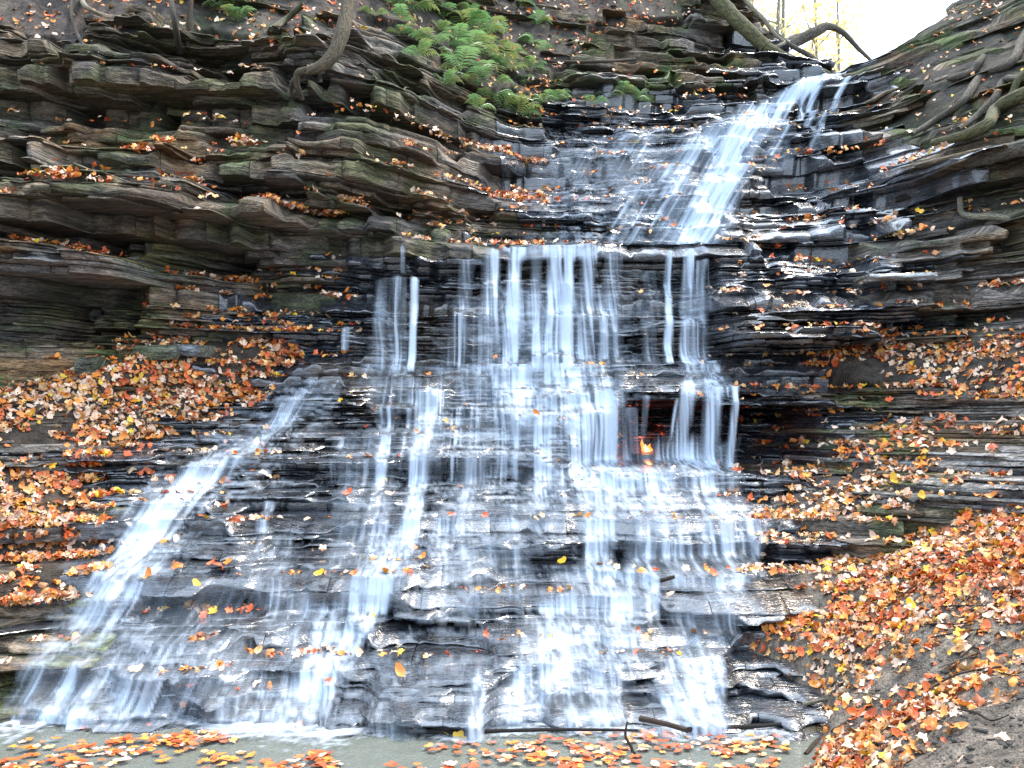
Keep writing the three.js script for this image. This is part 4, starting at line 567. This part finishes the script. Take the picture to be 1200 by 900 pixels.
for (let k = 0, made = 0; k < 400 && made < 26; k++) {   // twigs in the litter of the bank
  const x = rr(2.2, 4.6), z = rr(-9.6, -5.6), a = rr(0, 3.14), L = rr(0.15, 0.5), pts = []; let ok = true;
  for (let i = 0; i < 4; i++) { const t = i / 3 - 0.5, X = x + Math.cos(a) * L * t + rr(-0.015, 0.015), Z = z + Math.sin(a) * L * t, Y = bankY(X, Z); const [px, py] = pixel(X, Y, Z); if (Y < 0.04 || px > 1195 || py > 895 || frontAt(bedAt(Y), X) > Z) ok = false; pts.push([X, Y + 0.03 + rr(0, 0.015), Z]); }
  if (!ok) continue; made++; const pale = made % 3 === 0;
  const o = thing('twig', pale ? 'pale bare twig lying in the litter of the broad bank' : 'brown twig lying in the litter of the broad bank', 'twig', pale ? 'pale twigs on the broad bank' : 'brown twigs on the broad bank'); part('stem', limb(pts, [0.006, 0.008, 0.006, 0.003], 0.3), woods[pale ? 'pale' : 'brown'], o);
}

// ferns
function frondGeo(len, s) {
  const P = [], I = [], n = 13; const at = t => [len * (t * 0.82), len * (0.5 * Math.sin(t * 2.3) * 0.8 - 0.25 * t * t), 0];
  for (let k = 0; k <= n; k++) { const t = k / n, p = at(t); const s0 = P.length / 3, w = 0.006 * (1 - t) + 0.0015; P.push(p[0], p[1], -w, p[0], p[1], w); if (k) I.push(s0 - 2, s0 - 1, s0, s0, s0 - 1, s0 + 1); }
  for (let k = 1; k <= n; k++) for (const side of [-1, 1]) { const t = k / n, p = at(t), L = len * 0.34 * Math.sin(Math.PI * Math.pow(t, 0.75) * 0.93 + 0.12) * (0.85 + 0.3 * hash(k, s, 3)), w = len * 0.03, s0 = P.length / 3; P.push(p[0] - w * 0.6, p[1], 0, p[0] + w * 0.2 + L * 0.15, p[1] - L * 0.02, side * L * 0.5, p[0] + w * 1.5, p[1] + 0.004, side * L * 0.12, p[0] + L * 0.4, p[1] - L * 0.22, side * L, p[0] + w + L * 0.3, p[1] - L * 0.03, side * L * 0.5); I.push(s0, s0 + 1, s0 + 2, s0 + 1, s0 + 3, s0 + 4, s0 + 1, s0 + 4, s0 + 2); }
  return makeGeo(P, I);
}
const fernMats = [[0.20, 0.38, 0.15], [0.30, 0.48, 0.20], [0.33, 0.40, 0.14]].map(c => new THREE.MeshPhysicalMaterial({ color: new THREE.Color(...c), roughness: 0.8, transmission: 0.35, side: THREE.DoubleSide }));
const fronds = [0, 1, 2].map(s => frondGeo(1, s));
[[455, 5, 0.5], [480, 12, 0.6], [500, 4, 0.6], [520, 22, 0.6], [545, 34, 0.65], [565, 44, 0.7], [590, 42, 0.6], [605, 48, 0.5], [535, 52, 0.6], [505, 54, 0.5], [555, 66, 0.7], [585, 72, 0.65], [540, 84, 0.6], [570, 92, 0.65], [560, 104, 0.6], [596, 84, 0.5], [590, 128, 0.6], [607, 134, 0.5], [575, 118, 0.5], [650, 118, 0.4], [712, 116, 0.4], [730, 110, 0.35], [745, 118, 0.35], [695, 122, 0.35], [260, 12, 0.4], [280, 26, 0.4], [275, 6, 0.4], [610, 8, 0.4], [590, 0, 0.4], [640, 122, 0.4], [515, 38, 0.4], [530, 66, 0.4], [575, 58, 0.4], [600, 64, 0.4], [620, 52, 0.35], [550, 18, 0.4], [470, 24, 0.35], [560, 128, 0.35], [470, 40, 0.4], [490, 66, 0.4], [520, 100, 0.35], [630, 30, 0.4], [625, 80, 0.35], [640, 60, 0.3], [440, 20, 0.35], [580, 100, 0.4], [612, 100, 0.35]].map(([a, c, s]) => [a, c, s * 0.95]).forEach(([px, py, size], n) => {
  const h = hit(px, py), o = thing('fern', px < 300 ? 'small green fern beside the saplings on the soil slope' : px > 630 ? 'low green fern on the mossy ledge above the upper falls' : (py < 30 ? 'bright green fern at the top of the slope beside the leaning tree' : py > 100 ? 'bright green fern hanging over the wet ledges of the upper falls' : px < 550 ? 'bright green fern on the dry rock edge of the fern patch' : 'bright green fern in the thick of the fern patch'), 'fern', px < 300 ? 'ferns beside the saplings' : px > 630 ? 'ferns on the mossy ledge' : 'ferns of the patch on the slope');
  o.position.set(h[0], h[1], h[2] + 0.02);
  const c = 4 + Math.floor(rnd() * 3); for (let k = 0; k < c; k++) { const m = part('frond', fronds[k % 3], fernMats[(n + k) % 3], o), a = mix(-2.9, 0.0, (k + rnd() * 0.8) / c); m.rotation.set(0, -a + Math.PI, 0); m.rotation.order = 'YXZ'; m.rotation.y = -a * 1.0 + Math.PI * 0 ; m.rotation.z = rr(-0.35, 0.5); m.rotation.y = rr(-3.4, 0.3); m.scale.setScalar(size * rr(0.7, 1.15)); }
});

// autumn trees beyond the rim
const crownMats = [[0.72, 0.55, 0.2], [0.68, 0.42, 0.16], [0.66, 0.6, 0.28]].map(c => new THREE.MeshPhysicalMaterial({ color: new THREE.Color(...c), roughness: 1, transmission: 0.5, side: THREE.DoubleSide }));
[[884, 27, 0.13, 0], [902, 33, 0.16, 2], [915, 29, 0.1, 0], [930, 38, 0.18, 1], [948, 44, 0.2, 0], [962, 34, 0.1, 0], [985, 40, 0.14, 0], [1003, 48, 0.2, 2], [1022, 52, 0.18, 0], [1046, 56, 0.2, 1], [1075, 58, 0.2, 0], [870, 40, 0.2, 1], [850, 36, 0.18, 0]].forEach(([px, D, r, m], n) => {
  const b = place(px, 90, D), y0 = 9 + (D - 20) * 0.06, o = thing('autumn_tree', [(r > 0.15 ? 'stout' : 'slender') + ' golden autumn tree in the bright haze beyond the rim', 'russet autumn tree in the bright haze beyond the rim', 'pale yellow green tree in the bright haze beyond the rim'][m], 'tree', [(r > 0.15 ? 'stout' : 'slender') + ' golden trees beyond the rim', 'russet trees beyond the rim', 'pale trees beyond the rim'][m]);
  o.position.set(b[0], y0, b[2]); const H = rr(8, 13), lean = rr(-0.6, 0.6), T = [];
  T.push(limb([[0, 0, 0], [lean * 0.3, H * 0.35, 0], [lean * 0.6, H * 0.7, 0.1], [lean, H, 0]], [r * 0.7, r * 0.55, r * 0.35, r * 0.07]));
  const tips = []; for (let k = 0; k < 7; k++) { const t = rr(0.25, 0.92), a = rnd() * 6.28, L = rr(1.0, 2.4) * (1.1 - t * 0.6), s = [lean * t, H * t, 0], e = [s[0] + Math.cos(a) * L, s[1] + L * rr(0.3, 0.8), s[2] + Math.sin(a) * L], mid = [mix(s[0], e[0], 0.5), mix(s[1], e[1], 0.4), mix(s[2], e[2], 0.5)]; T.push(limb([s, mid, e], [r * 0.3, r * 0.2, r * 0.06])); tips.push([s, e]); }
  part('trunk', mergeGeometries(T), woods.pale, o);
  const P = [], I = []; for (let k = 0; k < 420; k++) { const [s, e] = tips[Math.floor(rnd() * tips.length)], t = rr(0.3, 1.1), q = () => (rnd() + rnd() + rnd() - 1.5) * 0.75; const c = [mix(s[0], e[0], t) + q(), mix(s[1], e[1], t) + q() * 0.8, mix(s[2], e[2], t) + q()], z = rr(0.06, 0.13), u = new THREE.Vector3(rr(-1, 1), rr(-1, 1), rr(-1, 1)).normalize(), v = new THREE.Vector3(rr(-1, 1), rr(-1, 1), rr(-1, 1)).cross(u).normalize(), i = P.length / 3; for (const [a, b2] of [[-1, 0], [0, -0.55], [1, 0], [0, 0.55]]) P.push(c[0] + (u.x * a + v.x * b2) * z, c[1] + (u.y * a + v.y * b2) * z, c[2] + (u.z * a + v.z * b2) * z); I.push(i, i + 1, i + 2, i, i + 2, i + 3); }
  part('crown', makeGeo(P, I), crownMats[m], o);
});

renderer.render(scene, camera);
